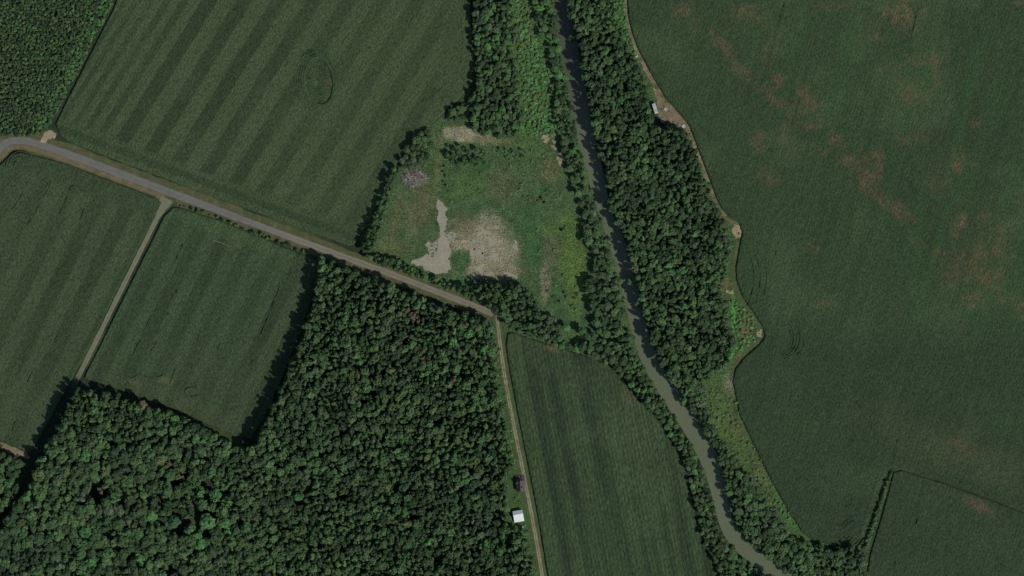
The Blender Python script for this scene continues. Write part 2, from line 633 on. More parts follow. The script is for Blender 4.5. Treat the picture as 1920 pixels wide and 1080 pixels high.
def c_square(px, py):
    u = px * .896 + py * .444 + 3 * (fbm(px, py, 50, 51) - .5)
    ph = (u / 48.0 + .3) % 1
    st = sstep(0, .1, ph) * (1 - sstep(.5, .6, ph))
    c = mixc(T(54, 69, 49), T(42, 56, 39), np.clip(st * .85 * (fbm(px, py, 100, 52) + .2), 0, 1))
    c = mixc(c, T(64, 72, 54), .5 * blob(px, py, 330, 755, 130, 22, 20, .5, .5))
    c = mixc(c, T(84, 82, 62), .6 * blob(px, py, 312, 712, 12, 7, 0, .6, .6))
    c = mixc(c, T(82, 82, 60), .5 * blob(px, py, 255, 718, 14, 4, 15, .6, .6))
    c = mixc(c, T(62, 80, 54), .5 * blob(px, py, 430, 440, 120, 14, 21, .5, .5))
    return c * (0.88 + .24 * streaks(px, py, .896, .444, 60, 5, 53))[..., None]


f_q = sheet('crop_field', QF, 0.8, c_square, M_CROPW, res=1.0, skirt=0.8, relief=crop_relief)
tag(f_q, 'squarish crop field between the pale farm lane and the big wood', 'crop field', kind='stuff')

SF = [(952, 624), (965, 624), (1000, 637), (1050, 652), (1100, 668), (1140, 684), (1165, 705), (1190, 742), (1222, 775), (1250, 815), (1272, 852), (1288, 890),
      (1298, 930), (1306, 985), (1322, 1030), (1340, 1064), (1352, 1110), (1034, 1110), (1024, 1060), (1012, 985), (1001, 925), (986, 850), (970, 770), (957, 700), (949, 650)]


def c_south(px, py):
    c = mixc(T(53, 69, 47), T(39, 53, 38), sstep(.25, .75, streaks(px, py, .985, -.19, 500, 13, 61)))
    c = mixc(c, T(64, 78, 56), .35 * sstep(.5, .8, fbm(px, py, 90, 62)))
    c = mixc(c, T(96, 84, 66), .7 * blob(px, py, 1035, 654, 16, 6, 10, .6, .6))
    c = mixc(c, T(80, 84, 62), .6 * blob(px, py, 1190, 745, 22, 16, 40, .6, .6))
    c = mixc(c, T(48, 62, 44), .6 * blob(px, py, 1090, 705, 110, 22, 22, .6, .4))
    return c * (0.9 + .2 * streaks(px, py, .985, -.19, 90, 4, 63))[..., None]


f_s = sheet('crop_field', SF, 0.8, c_south, M_CROPS, res=1.0, skirt=0.8, relief=crop_relief)
tag(f_s, 'crop field of fine rows between the dirt lane and the river', 'crop field', kind='stuff')

EL = [(1176, -30), (1178, 30), (1187, 65), (1197, 92), (1222, 140), (1251, 188), (1276, 214), (1294, 238), (1310, 280), (1328, 328), (1343, 370), (1354, 392), (1372, 411),
      (1386, 418), (1392, 436), (1387, 462), (1380, 500), (1381, 525), (1392, 556), (1414, 588), (1432, 616), (1434, 632), (1424, 646), (1398, 668), (1380, 690), (1374, 715),
      (1382, 752), (1386, 775), (1412, 830), (1446, 900), (1478, 958), (1506, 1000), (1530, 1018), (1560, 1026), (1595, 1024), (1614, 1010), (1628, 965), (1648, 908), (1668, 876)]
EF = EL + [(1690, 878.5), (1760, 900), (1960, 972), (1960, -30)]
BROWN = [(1345, 75, 12, 18, -35), (1362, 95, 30, 9, 55), (1392, 132, 28, 8, 50), (1430, 165, 22, 7, 40), (1468, 200, 30, 8, 38), (1462, 152, 17, 10, 0), (1440, 105, 14, 22, 0), (1515, 190, 16, 22, -35),
         (1522, 236, 18, 7, 10), (1405, 22, 26, 16, 20), (1385, 34, 20, 6, 0), (1568, 266, 15, 9, 45), (1545, 284, 9, 6, 0), (1642, 55, 12, 18, -30), (1690, 30, 30, 22, 0), (1710, 42, 10, 14, 0),
         (1672, 128, 20, 6, -15), (1742, 113, 28, 9, 0), (1755, 142, 6, 18, 0), (1705, 178, 22, 17, 0), (1712, 260, 34, 13, -10), (1642, 290, 18, 12, 20), (1592, 305, 14, 16, 0), (1762, 345, 20, 18, 0),
         (1800, 298, 18, 17, 0), (1826, 232, 8, 8, 0), (1470, 260, 12, 20, 0), (1425, 265, 14, 14, 0), (1650, 372, 26, 9, 38), (1684, 396, 26, 12, 38), (1714, 450, 15, 8, 25), (1795, 420, 13, 24, 0), (1843, 413, 11, 22, 25),
         (1876, 446, 18, 22, 0), (1880, 474, 15, 12, 0), (1760, 483, 10, 13, 20), (1794, 517, 8, 13, 0), (1847, 523, 30, 12, 48), (1820, 560, 12, 12, 0), (1520, 463, 12, 10, 0), (1548, 574, 13, 9, 0),
         (1912, 577, 11, 14, 0), (1830, 500, 40, 40, 0), (1445, 330, 20, 14, 0), (1625, 330, 20, 25, 0), (1280, 20, 16, 16, 0), (1305, 55, 9, 12, 0), (1800, 832, 20, 9, 30), (1816, 846, 12, 8, 0), (1915, 0, 20, 12, 0), (1560, 10, 30, 8, 0)]


def c_east(px, py):
    c = mixc(T(50, 67, 45), T(43, 58, 41), fbm(px, py, 160, 71))
    c = mixc(c, T(60, 76, 54), .5 * sstep(.5, .75, fbm(px, py, 70, 72)))
    c = mixc(c, T(46, 74, 44), .35 * sstep(.5, .75, streaks(px, py, .97, .24, 260, 30, 73)) * sstep(1400, 1700, px - .3 * py + 100))
    c = mixc(c, T(43, 57, 41), .8 * sstep(560, 680, py) * sstep(.2, .6, fbm(px, py, 200, 79)))
    w = np.zeros_like(px)
    for k, (bx, by, rx, ry, rot) in enumerate(BROWN):
        w = np.maximum(w, blob(px, py, bx, by, rx * 1.0, ry * 1.0, rot, .95, 1.1, k) * (.35 + .4 * ((k * 37) % 10) / 10))
    w = w * (.2 + 1.3 * sstep(.25, .8, fbm(px, py, 6, 74)))
    c = mixc(c, mixc(T(86, 70, 57), T(94, 84, 62), fbm(px, py, 60, 76)), np.clip(w * .8 * (1 - .4 * sstep(600, 800, py)), 0, .7))
    c = mixc(c, T(66, 72, 52), .4 * blob(px, py, 1800, 850, 160, 35, 20, .6, .5))
    return c * (0.88 + .24 * streaks(px, py, .96, .28, 240, 7, 75))[..., None]


f_e = sheet('crop_field', EF, 0.8, c_east, M_CROPE, res=1.2, skirt=0.8, relief=crop_relief)
tag(f_e, 'very large crop field right of the river wood, mottled with brown bare patches', 'crop field', kind='stuff')

GF = [(1676, 886), (1690, 882), (1760, 903.5), (1850, 936), (1960, 976), (1960, 1110), (1620, 1110), (1632, 1040), (1650, 980), (1664, 930)]


def c_corner(px, py):
    c = mixc(T(50, 65, 46), T(43, 57, 41), fbm(px, py, 120, 81))
    c = mixc(c, T(84, 72, 58), .55 * blob(px, py, 1834, 947, 24, 11, 32, .6, .6) * (.5 + fbm(px, py, 6, 83)))
    return c * (0.92 + .16 * streaks(px, py, .95, .31, 60, 6, 84))[..., None]


f_g = sheet('crop_field', GF, 0.8, c_corner, M_CROPE, res=1.0, skirt=0.8, relief=crop_relief)
tag(f_g, 'crop field in the bottom right corner, below the thin ditch line', 'crop field', kind='stuff')


# ridges added so their shadows draw thin dark lines, each belonging to its field
def ridges(field, lines, name='shadow_ridge', w=.42, h=.75, col=T(44, 60, 44), cont=-.15):
    V = []; F = []
    for k, ln in enumerate(lines):
        p = PP(smooth(ln, 2))
        d = np.r_[0, np.cumsum(np.hypot(*np.diff(p, axis=0).T))]
        n = max(3, int(d[-1] / 1.2))
        s = np.linspace(0, d[-1], n)
        x = np.interp(s, d, p[:, 0]); y = np.interp(s, d, p[:, 1])
        x += .35 * (vnoise(s, s * 0 + k * 9, 2.5, 91) - .5); y += .35 * (vnoise(s, s * 0 + k * 9 + 50, 2.5, 92) - .5)
        tx = np.gradient(x); ty = np.gradient(y); L = np.hypot(tx, ty) + 1e-9
        nx, ny = -ty / L, tx / L
        hh = h * np.clip(vnoise(s, s * 0 + k * 7, 4, 93) * 1.5 + cont, .05, 1.2)
        hh[0] = hh[-1] = 0.02
        b = len(V)
        for i in range(n):
            V += [(x[i] + nx[i] * w, y[i] + ny[i] * w, 0.6), (x[i], y[i], 0.85 + hh[i]), (x[i] - nx[i] * w, y[i] - ny[i] * w, 0.6)]
        for i in range(n - 1):
            a = b + i * 3
            F += [(a, a + 1, a + 4, a + 3), (a + 1, a + 2, a + 5, a + 4)]
    me = mesh_np(name, np.array(V), np.array(F), M_CROP, np.tile(col, (len(V), 1)))
    o = link(name, me, field)
    o['kind'] = 'stuff'


def arc(cx, cy, rx, ry, a0, a1, n=14, rot=0):
    r = math.radians(rot); out = []
    for t in np.linspace(math.radians(a0), math.radians(a1), n):
        u, v = rx * math.cos(t), ry * math.sin(t)
        out.append((cx + u * math.cos(r) - v * math.sin(r), cy + u * math.sin(r) + v * math.cos(r)))
    return out


rl = []
for k in range(5):
    rl.append(arc(598, 151, 29 + 4.2 * k, 47 + 3.6 * k, 95 + 6 * k, 330 - 12 * k, 22))
rl += [arc(598, 151, 31, 48, -60, 60, 14), [(640, 82), (652, 66)], [(790, 190), (812, 180), (840, 155)], [(862, 20), (868, 70), (864, 120)]]
ridges(f_n, rl, h=.5)
rl = [arc(40, 312, 14 + 5 * k, 14 + 5 * k, 170, 330, 10) for k in range(4)]
rl += [[(52, 340), (38, 372), (22, 395)], [(95, 345), (84, 366), (70, 392), (50, 425)], arc(97, 352, 12, 10, 170, 350), arc(140, 358, 10, 10, 170, 350), arc(185, 394, 10, 8, 170, 340), [(128, 365), (112, 402)], [(160, 390), (148, 415)],
       [(110, 625), (95, 655), (78, 680)], [(64, 690), (50, 720)], [(30, 790), (22, 810)]]
ridges(f_w, rl)
rl = [[(345, 455), (333, 480), (322, 505)], [(298, 545), (290, 565)], [(285, 590), (262, 640), (246, 672)], [(335, 540), (330, 552)], [(316, 585), (308, 605)], [(295, 640), (282, 660), (272, 680)],
      [(375, 628), (366, 650)], [(525, 535), (505, 590), (488, 630)], [(480, 660), (470, 685)], [(415, 640), (408, 655)], arc(285, 700, 22, 8, 0, 180), arc(240, 700, 18, 10, 10, 170), [(380, 748), (420, 762), (445, 770)],
      [(330, 690), (318, 720)], arc(360, 735, 14, 9, 20, 340), [(500, 498), (540, 515), (575, 540)]]
ridges(f_q, rl)
arcs = [arc(1455, 632, 28 + 6 * k, 32 + 4 * k, -70 + 8 * k, 75, 14) for k in range(4)] + [arc(1462, 640, 46, 36, -40, 50, 12)]
arcs += [arc(1575, 1000, 12 + 7 * k, 10 + 5 * k, 15, 165, 14) for k in range(6)] + [arc(1575, 968, 18 + 6 * k, 12 + 3 * k, 20, 160, 12) for k in range(3)]
arcs += [arc(1330, 520, 84 + 12 * k, 100, -35 + 9 * k, 32 - 6 * k, 16) for k in range(3)]
rl = [[(1472, 3), (1462, 40), (1450, 78)], [(1722, 5), (1716, 40), (1706, 80)], [(1593, 970), (1588, 985), (1580, 995)], [(1425, 780), (1436, 802), (1442, 812)], [(1490, 900), (1496, 912)], [(1522, 960), (1536, 978)],
       [(1400, 738), (1408, 748)], [(1456, 470), (1453, 482)], [(1376, 340), (1382, 354)], [(1684, 820), (1676, 850)], [(1574, 880), (1570, 895)], [(1418, 428), (1425, 450), (1420, 478)], [(1635, 735), (1630, 748)]]
ridges(f_e, arcs, 'curved_shadow_ridge', .4, .5, T(46, 62, 43), .15)  # added ridges whose cast shadows draw the curved headland marks
ridges(f_e, rl, h=.6)
rl = [[(1722, 970), (1716, 988)], arc(1662, 1068, 10, 20, 150, 230), arc(1690, 1064, 12, 20, 140, 220), [(1790, 895), (1830, 912)], [(1874, 1058), (1910, 1075)]]
ridges(f_g, rl)
rl = [[(1028, 712), (1032, 735), (1038, 760)], [(1066, 722), (1090, 745), (1100, 800)], [(1215, 800), (1250, 850), (1280, 930), (1290, 1000)], [(1205, 790), (1222, 820)], [(1258, 905), (1268, 960), (1284, 1060)]]
ridges(f_s, rl, h=.5)

# ---- grass island inside the northern field
def c_oval(px, py):
    c = mixc(T(46, 62, 42), T(56, 70, 44), fbm(px, py, 22, 95))
    return mixc(c, T(72, 72, 52), .5 * blob(px, py, 612, 160, 7, 14, 20, .6, .6))


tag(sheet('grass_island', OVAL, 0.42, c_oval, M_GRASS, res=.8), 'oval patch of rough grass inside the striped northern field', 'grass', kind='structure')

# ---- clearing meadow and bank meadows
CLR = [(690, 468), (703, 430), (720, 375), (748, 312), (775, 265), (808, 235), (845, 205), (890, 180), (960, 160), (960, -30), (1036, -30), (1050, 80), (1066, 160), (1082, 240), (1106, 330),
       (1122, 390), (1145, 450), (1172, 560), (1188, 620), (1196, 660), (1150, 690), (1100, 668), (1000, 640), (945, 622), (942, 596), (900, 568), (830, 541), (740, 506), (688, 488)]


def c_meadow(px, py):
    c = mixc(T(58, 80, 52), T(66, 84, 56), fbm(px, py, 45, 101))
    c = mixc(c, T(50, 78, 50), .7 * sstep(.5, .72, fbm(px, py, 30, 102)))
    c = mixc(c, T(88, 86, 62), .6 * blob(px, py, 785, 395, 26, 45, 12, .6, .4))
    c = mixc(c, T(86, 84, 60), .6 * blob(px, py, 745, 400, 9, 40, 12, .6, .5))
    c = mixc(c, T(84, 84, 54), .5 * blob(px, py, 740, 465, 34, 18, 10, .6, .5))
    c = mixc(c, T(66, 88, 52), .7 * blob(px, py, 885, 350, 40, 30, 0, .6, .4))
    c = mixc(c, T(84, 82, 64), .5 * blob(px, py, 940, 345, 26, 30, 20, .6, .6))
    c = mixc(c, T(96, 86, 62), .5 * blob(px, py, 1030, 318, 14, 22, 0, .6, .6))
    c = mixc(c, T(122, 118, 100), .9 * blob(px, py, 868, 252, 48, 15, 6, .5, .6))
    c = mixc(c, T(86, 92, 64), .55 * blob(px, py, 940, 266, 44, 8, 4, .5, .5))
    c = mixc(c, T(84, 88, 58), .7 * blob(px, py, 822, 300, 7, 48, 4, .6, .4))
    # the dry yard and the meadow
    c = mixc(c, T(122, 118, 102), .95 * blob(px, py, 908, 455, 58, 44, 0, .45, .6))
    c = mixc(c, T(78, 80, 58), .6 * blob(px, py, 868, 425, 22, 20, 0, .5, .5))
    c = mixc(c, T(116, 112, 94), .75 * blob(px, py, 922, 506, 54, 14, 3, .4, .5))
    c = mixc(c, T(52, 82, 50), .9 * blob(px, py, 862, 488, 20, 22, -10, .25, .4))
    c = mixc(c, T(48, 80, 50), .75 * blob(px, py, 1005, 450, 22, 55, -12, .5, .4))
    c = mixc(c, T(112, 106, 92), .75 * blob(px, py, 1022, 525, 9, 34, 0, .6, .5))
    c = mixc(c, T(86, 84, 66), .55 * blob(px, py, 1035, 470, 18, 34, 0, .6, .6))
    c = mixc(c, T(74, 96, 50), .9 * blob(px, py, 1072, 500, 22, 86, -6, .5, .4))
    c = mixc(c, T(70, 90, 48), .6 * blob(px, py, 1045, 425, 50, 16, -5, .6, .5))
    c = mixc(c, T(64, 86, 54), .8 * blob(px, py, 1070, 630, 30, 14, 15, .4, .3))
    # bright strip up the western bank
    c = mixc(c, T(66, 92, 50), .85 * blob(px, py, 1000, 90, 42, 190, 5, .3, .35))
    c = mixc(c, T(74, 92, 52), .6 * blob(px, py, 985, 60, 16, 28, 0, .6, .4))
    c = mixc(c, T(72, 94, 46), .6 * blob(px, py, 1008, 195, 14, 34, 0, .6, .4))
    return c * (.84 + .32 * fbm(px, py, 7, 104, 2))[..., None]


tag(sheet('meadow', CLR, 0.02, c_meadow, M_GRASS, res=0.8, relief=lambda x, y: .0 * x), 'rough grass of the clearing and the west river bank', 'meadow', kind='structure')

BK = [(1130, -30), (1176, -30), (1180, 30), (1199, 92), (1224, 140), (1252, 188), (1296, 240), (1330, 330), (1345, 372), (1372, 413), (1390, 420), (1390, 450), (1382, 500), (1392, 556), (1432, 614),
      (1436, 635), (1400, 668), (1378, 700), (1386, 775), (1412, 830), (1446, 900), (1506, 1000), (1545, 1024), (1610, 1016), (1626, 965), (1648, 905), (1666, 872), (1680, 880), (1660, 940), (1640, 1010), (1630, 1110), (1540, 1110),
      (1440, 990), (1330, 800), (1310, 700), (1340, 560), (1320, 400), (1270, 260), (1190, 170), (1140, 60)]


def c_bank(px, py):
    c = mixc(T(56, 82, 46), T(66, 82, 52), fbm(px, py, 30, 111))
    c = mixc(c, T(58, 100, 52), .8 * blob(px, py, 1170, 80, 14, 70, -15, .5, .4))
    c = mixc(c, T(112, 98, 74), .8 * blob(px, py, 1386, 432, 7, 20, -5, .5, .4))
    c = mixc(c, T(100, 84, 62), .7 * blob(px, py, 1355, 535, 10, 16, 20, .6, .5))
    c = mixc(c, T(72, 140, 62), .8 * blob(px, py, 1376, 598, 6, 30, 0, .6, .5))
    c = mixc(c, T(92, 80, 58), .75 * blob(px, py, 1402, 610, 12, 26, 10, .6, .5))
    c = mixc(c, T(104, 84, 62), .65 * blob(px, py, 1395, 668, 22, 7, -38, .6, .5))
    c = mixc(c, T(72, 90, 50), .7 * blob(px, py, 1358, 790, 20, 80, -20, .6, .4))
    c = mixc(c, T(86, 82, 56), .6 * blob(px, py, 1382, 800, 9, 28, -25, .6, .6))
    c = mixc(c, T(88, 86, 54), .6 * blob(px, py, 1432, 895, 9, 42, -28, .6, .6))
    c = mixc(c, T(60, 98, 54), .75 * blob(px, py, 1470, 950, 10, 60, -30, .6, .4))
    c = mixc(c, T(112, 110, 92), .7 * blob(px, py, 1375, 722, 16, 24, 20, .6, .6))
    c = mixc(c, T(50, 66, 45), .85 * sstep(1605, 1630, px) * sstep(840, 870, py))
    c = mixc(c, T(84, 92, 62), .6 * blob(px, py, 1570, 1026, 50, 5, 0, .6, .3))
    return c


tag(sheet('bank_grass', BK, 0.03, c_bank, M_GRASS, res=0.8), 'rough grass between the river wood and the eastern field', 'grass', kind='structure')

# ---- verges, road, lanes, paths
def c_verge(px, py, t, s):
    n = fbm(px, py, 9, 121)
    c = mixc(T(66, 73, 49), T(84, 80, 60), sstep(.3, .75, n))
    c = mixc(c, T(106, 94, 72), .6 * sstep(.3, .5, -t) * sstep(.95, .75, -t) * (px < 312))
    c = mixc(c, T(62, 74, 46), .8 * sstep(.85, 1, np.abs(t)))
    return mixc(c, T(72, 78, 52), sstep(560, 680, px) * .7)


tag(strip('road_verge', ROAD, lambda s, x, y: 19 - 4 * sstep(.55, .75, s), 0.04, c_verge, M_SOIL, 15), 'dry tan grass verge along both sides of the road', 'verge', kind='structure')


def c_road(px, py, t, s):
    g = sstep(430, 620, px)
    asph = T(94, 95, 92); grav = T(106, 103, 92)
    c = mixc(np.broadcast_to(asph, px.shape + (3,)), grav, g)
    tr = np.exp(-((np.abs(t) - .48) / .16) ** 2)
    c = mixc(c, T(104, 104, 99), .4 * tr * (1 - g))
    tr = tr * (.45 + .9 * fbm(px, py, 16, 133))
    c = mixc(c, T(124, 118, 104), .6 * tr * g)
    c = mixc(c, T(88, 86, 68), .4 * np.exp(-(t / .2) ** 2) * g)
    c = mixc(c, T(96, 90, 74), .55 * sstep(.78, 1, np.abs(t)))
    return c * (.93 + .14 * fbm(px, py, 14, 131))[..., None]


tag(strip('road', ROAD, lambda s, x, y: 7.2 - 1.2 * sstep(.35, .6, s), 0.08, c_road, M_ROAD, 13), 'grey country road turning to gravel, running down to the woods', 'road', kind='structure')


def c_lane(px, py, t, s):
    c = mixc(T(96, 100, 80), T(108, 110, 90), fbm(px, py, 10, 141))
    c = mixc(c, T(84, 92, 64), .5 * np.exp(-(t / .25) ** 2) * sstep(.05, .2, s))
    c = mixc(c, T(72, 80, 54), .8 * sstep(.75, 1, np.abs(t)))
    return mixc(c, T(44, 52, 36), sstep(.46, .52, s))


tag(strip('farm_lane', LANE_W, lambda s, x, y: 4.6 + 9 * sstep(.055, .0, s), 0.12, c_lane, M_GRAVEL, 9), 'straight pale gravel lane leaving the road between two fields', 'lane', kind='structure')


def c_dirt(px, py, t, s):
    c = mixc(T(62, 76, 48), T(74, 80, 54), fbm(px, py, 9, 151))
    tr = np.exp(-((t + .22) / .13) ** 2) + np.exp(-((t - .2) / .13) ** 2)
    c = mixc(c, T(140, 134, 114), np.clip(tr * (.75 + .5 * (fbm(px, py, 7, 152) - .3)), 0, 1))
    return c


tag(strip('dirt_lane', LANE_S, 8.5, 0.10, c_dirt, M_SOIL, 17), 'two rut dirt lane between the big wood and the southern field', 'lane', kind='structure')

PATH_E = [(x - 4.5, y + 1.5) for x, y in EL[:15]] + [(x - 3.5, y) for x, y in EL[15:26]]


def c_path(px, py, t, s):
    c = mixc(T(116, 104, 86), T(84, 82, 60), sstep(.3, .7, fbm(px, py, 10, 161)))
    c = mixc(c, T(62, 78, 48), .9 * sstep(.5, .7, s + .2 * (fbm(px, py, 14, 162) - .5)))
    return mixc(c, T(62, 80, 46), .8 * sstep(.7, 1, t))


tag(strip('field_path', PATH_E, 3.8, 0.07, c_path, M_SOIL, 7, 1), 'brown worn path curving along the eastern field edge', 'path', kind='structure')


# ---- gravel, ragged edged sheets
def ragged(amp, size, seed, thresh=None):
    def f(cx, cy, poly):
        d = sdf(cx, cy, poly) + amp * MPP * 2 * (fbm(cx, cy, size, seed) - .5) * 2
        k = d < 0
        if thresh is not None:
            k &= fbm(cx, cy, 3.2, seed + 5) > thresh + .22 * sstep(-9, 0, d)
        return k
    return f


def c_gravel(px, py):
    c = mixc(T(136, 133, 118), T(124, 121, 107), fbm(px, py, 18, 171))
    return mixc(c, T(140, 136, 122), .4 * sstep(.5, .7, fbm(px, py, 9, 172)))


WEEDY = [(834, 312, 3.2), (831, 322, 2.6), (836, 330, 3.0), (832, 340, 2.4), (838, 348, 2.6), (841, 358, 2.2), (1055, 432, 4.2), (1059, 549, 3.6), (1062, 557, 3.0), (1050, 566, 2.6), (1077, 560, 3.2), (1016, 372, 4.0), (1022, 380, 3.4)]
YARD = [(820, 362), (824, 372), (831, 380), (837, 391), (838, 413), (833, 435), (840, 452), (847, 473), (844, 487), (846, 503), (840, 514), (818, 514), (803, 508), (772, 493), (793, 479), (812, 481), (822, 460), (825, 442), (821, 422), (820, 390)]
tag(sheet('gravel_yard', YARD, 0.10, c_gravel, M_GRAVEL, res=.4, maskfn=ragged(2.6, 4.0, 181)), 'bare grey gravel wedge in the clearing', 'gravel', kind='structure')


def mottle(name, poly, seed, th, label, col=None):
    tag(sheet(name, poly, 0.08, col or c_gravel, M_GRAVEL, res=.4, maskfn=ragged(6.0, 5.5, seed, th)), label, 'gravel', kind='structure')


mottle('gravel_patch', [(862, 418), (930, 412), (945, 432), (955, 460), (950, 490), (925, 500), (890, 488), (872, 465)], 191, .64, 'patchy gravel grown through with weeds in the clearing')
mottle('gravel_patch', [(866, 512), (876, 503), (900, 500), (918, 509), (945, 508), (972, 517), (968, 523), (940, 518), (912, 522), (884, 516)], 193, .38, 'pale gravel strip at the clearing bottom above the hedge trees')
mottle('gravel_patch', [(790, 455), (822, 452), (818, 478), (800, 474)], 194, .32, 'small scattered gravel patch left of the gravel wedge')
mottle('gravel_patch', [(838, 432), (854, 436), (852, 455), (842, 450)], 195, .2, 'small gravel tongue right of the gravel wedge')
mottle('gravel_patch', [(878, 462), (905, 470), (902, 485), (880, 482)], 196, .3, 'light gravel spot beside the dark grass triangle')
mottle('gravel_patch', [(956, 448), (968, 452), (974, 468), (966, 478), (960, 466)], 199, .4, 'thin gravel scatter at the right side of the dry yard')
c_sand = lambda px, py: mixc(T(146, 134, 110), T(118, 108, 86), fbm(px, py, 7, 197))
tag(sheet('sand_patch', [(1014, 256), (1040, 250), (1048, 268), (1056, 300), (1064, 335), (1058, 345), (1046, 300), (1038, 276), (1020, 268)], 0.08, c_sand, M_GRAVEL, res=.4, maskfn=ragged(3.0, 3.5, 201, .36)),
    'pale sandy bare bank beside the river trees', 'sand', kind='structure')
tag(sheet('gravel_pad', [(82, 250), (92, 244), (107, 250), (102, 259), (90, 262), (86, 270), (76, 266)], 0.10, c_sand, M_GRAVEL, res=.4, maskfn=ragged(1.2, 2.5, 202)),
    'small pale gravel pad at the roadside by the field corner', 'gravel', kind='structure')
c_yard2 = lambda px, py: mixc(T(124, 112, 92), T(88, 84, 62), fbm(px, py, 8, 203))
tag(sheet('bare_yard', [(1226, 165), (1237, 178), (1253, 198), (1276, 218), (1291, 238), (1286, 243), (1262, 231), (1240, 224), (1232, 212), (1234, 196), (1228, 180)], 0.11, c_yard2, M_GRAVEL, res=.4, maskfn=ragged(1.6, 3, 204)),
    'bare tan earth yard beside the parked trailer', 'dirt', kind='structure')
for (poly, lab) in (([(1418, 622), (1428, 618), (1430, 632), (1416, 634)], 'pale rubble spot at the bulge of the eastern field edge'), ([(1378, 420), (1388, 424), (1390, 444), (1378, 450), (1372, 434)], 'pale bare corner where the field path bends'),
                    ([(1362, 545), (1374, 543), (1376, 550), (1364, 552)], 'pale scrap of bare soil at the wood edge')):
    tag(sheet('bare_patch', poly, 0.10, c_sand, M_GRAVEL, res=.4, maskfn=ragged(2.2, 2.0, 206, .2)), lab, 'dirt', kind='structure')
tag(sheet('bare_patch', [(-20, 822), (20, 836), (50, 848), (57, 860), (40, 858), (0, 840), (-20, 834)], 0.10, c_yard2, M_GRAVEL, res=.4, maskfn=ragged(2.2, 2.5, 207, .2)), 'tan bare field corner above the left hand copse', 'dirt', kind='structure')

# ================================================================== PLANTS
rngp = np.random.default_rng(11)


def leaf_cloud(rng, lobes, nq, qs, spread=.55, up=.35):
    """quads scattered over lobes (cx,cy,cz,r,flat); returns V, F, per-leaf shade"""
    lob = np.array(lobes, float)
    w = lob[:, 3] ** 2; w /= w.sum()
    k = rng.choice(len(lob), nq, p=w)
    d = rng.normal(size=(nq, 3)); d[:, 2] += up
    d /= np.linalg.norm(d, axis=1)[:, None]
    rr = lob[k, 3] * rng.uniform(.72, 1.08, nq)
    c = lob[k, :3] + d * rr[:, None] * np.stack([np.ones(nq), np.ones(nq), lob[k, 4]], 1)
    n = d + spread * rng.normal(size=(nq, 3)); n[:, 2] += .4
    n /= np.linalg.norm(n, axis=1)[:, None]
    t = np.cross(n, rng.normal(size=(nq, 3))); t /= np.linalg.norm(t, axis=1)[:, None]
    b = np.cross(n, t)
    s = qs * rng.uniform(.55, 1.25, nq)[:, None]
    a = rng.uniform(.65, 1.3, nq)[:, None]
    V = np.stack([c - t * s - b * s * a * .6, c + t * s * .7 - b * s * a, c + t * s + b * s * a * .7, c - t * s * .6 + b * s * a], 1).reshape(-1, 3)
    F = np.arange(nq * 4).reshape(-1, 4)
    sh = rng.uniform(.82, 1.18, nq) * rng.uniform(.83, 1.17, len(lob))[k]
    hue = rng.normal(0, .06, nq)
    C = np.stack([sh * (1 + hue), sh, sh * (1 - hue)], 1)
    return V, F, np.repeat(C, 4, 0)


def crown_broad(seed, nq=640, qs=.5):
    """unit tree: crown radius 1 -> built at R 3.6 m, H 15 m"""
    r = np.random.default_rng(seed)
    lobes = [(0, 0, 10.6, 2.5, .95)]
    n = r.integers(6, 10)
    for i in range(n):
        a = 2 * math.pi * (i + r.uniform(-.3, .3)) / n
        q = r.uniform(1.5, 2.5)
        lobes.append((q * math.cos(a), q * math.sin(a), r.uniform(9.2, 12.1), r.uniform(.75, 1.5), r.uniform(.8, 1.1)))
    for i in range(r.integers(5, 9)):
        a = r.uniform(0, 2 * math.pi); q = r.uniform(.2, 1.9)
        lobes.append((q * math.cos(a), q * math.sin(a), r.uniform(11.6, 13.4), r.uniform(.55, 1.05), .95))
    return leaf_cloud(r, lobes, nq, qs, .42, .7)


def crown_rough(seed, nq=420, qs=.45):
    """narrower, spikier crown"""
    r = np.random.default_rng(seed)
    lobes = []
    for i in range(9):
        z = 6.5 + 8.2 * i / 8
        q = 2.4 * (1 - i / 9.5) * r.uniform(.5, 1.1); a = r.uniform(0, 6.28)
        lobes.append((q * math.cos(a), q * math.sin(a), z, max(.7, 2.1 * (1 - i / 11)) * r.uniform(.75, 1.1), .8))
    return leaf_cloud(r, lobes, nq, qs)


def crown_scrag(seed, nq=170, qs=.42):
    """thin open crown"""
    r = np.random.default_rng(seed)
    lobes = []
    for i in range(7):
        a = r.uniform(0, 6.28); q = r.uniform(.4, 2.9)
        lobes.append((q * math.cos(a), q * math.sin(a), r.uniform(7, 14), r.uniform(.6, 1.2), .9))
    return leaf_cloud(r, lobes, nq, qs)


def crown_bush(seed, nq=150, qs=.34):
    """bush built at R 1.6 m, H 2.6 m"""
    r = np.random.default_rng(seed)
    lobes = [(0, 0, 1.3, 1.0, 1.0)]
    for i in range(5):
        a = r.uniform(0, 6.28); q = r.uniform(.4, 1.0)
        lobes.append((q * math.cos(a), q * math.sin(a), r.uniform(.8, 1.9), r.uniform(.4, .8), .9))
    return leaf_cloud(r, lobes, nq, qs)


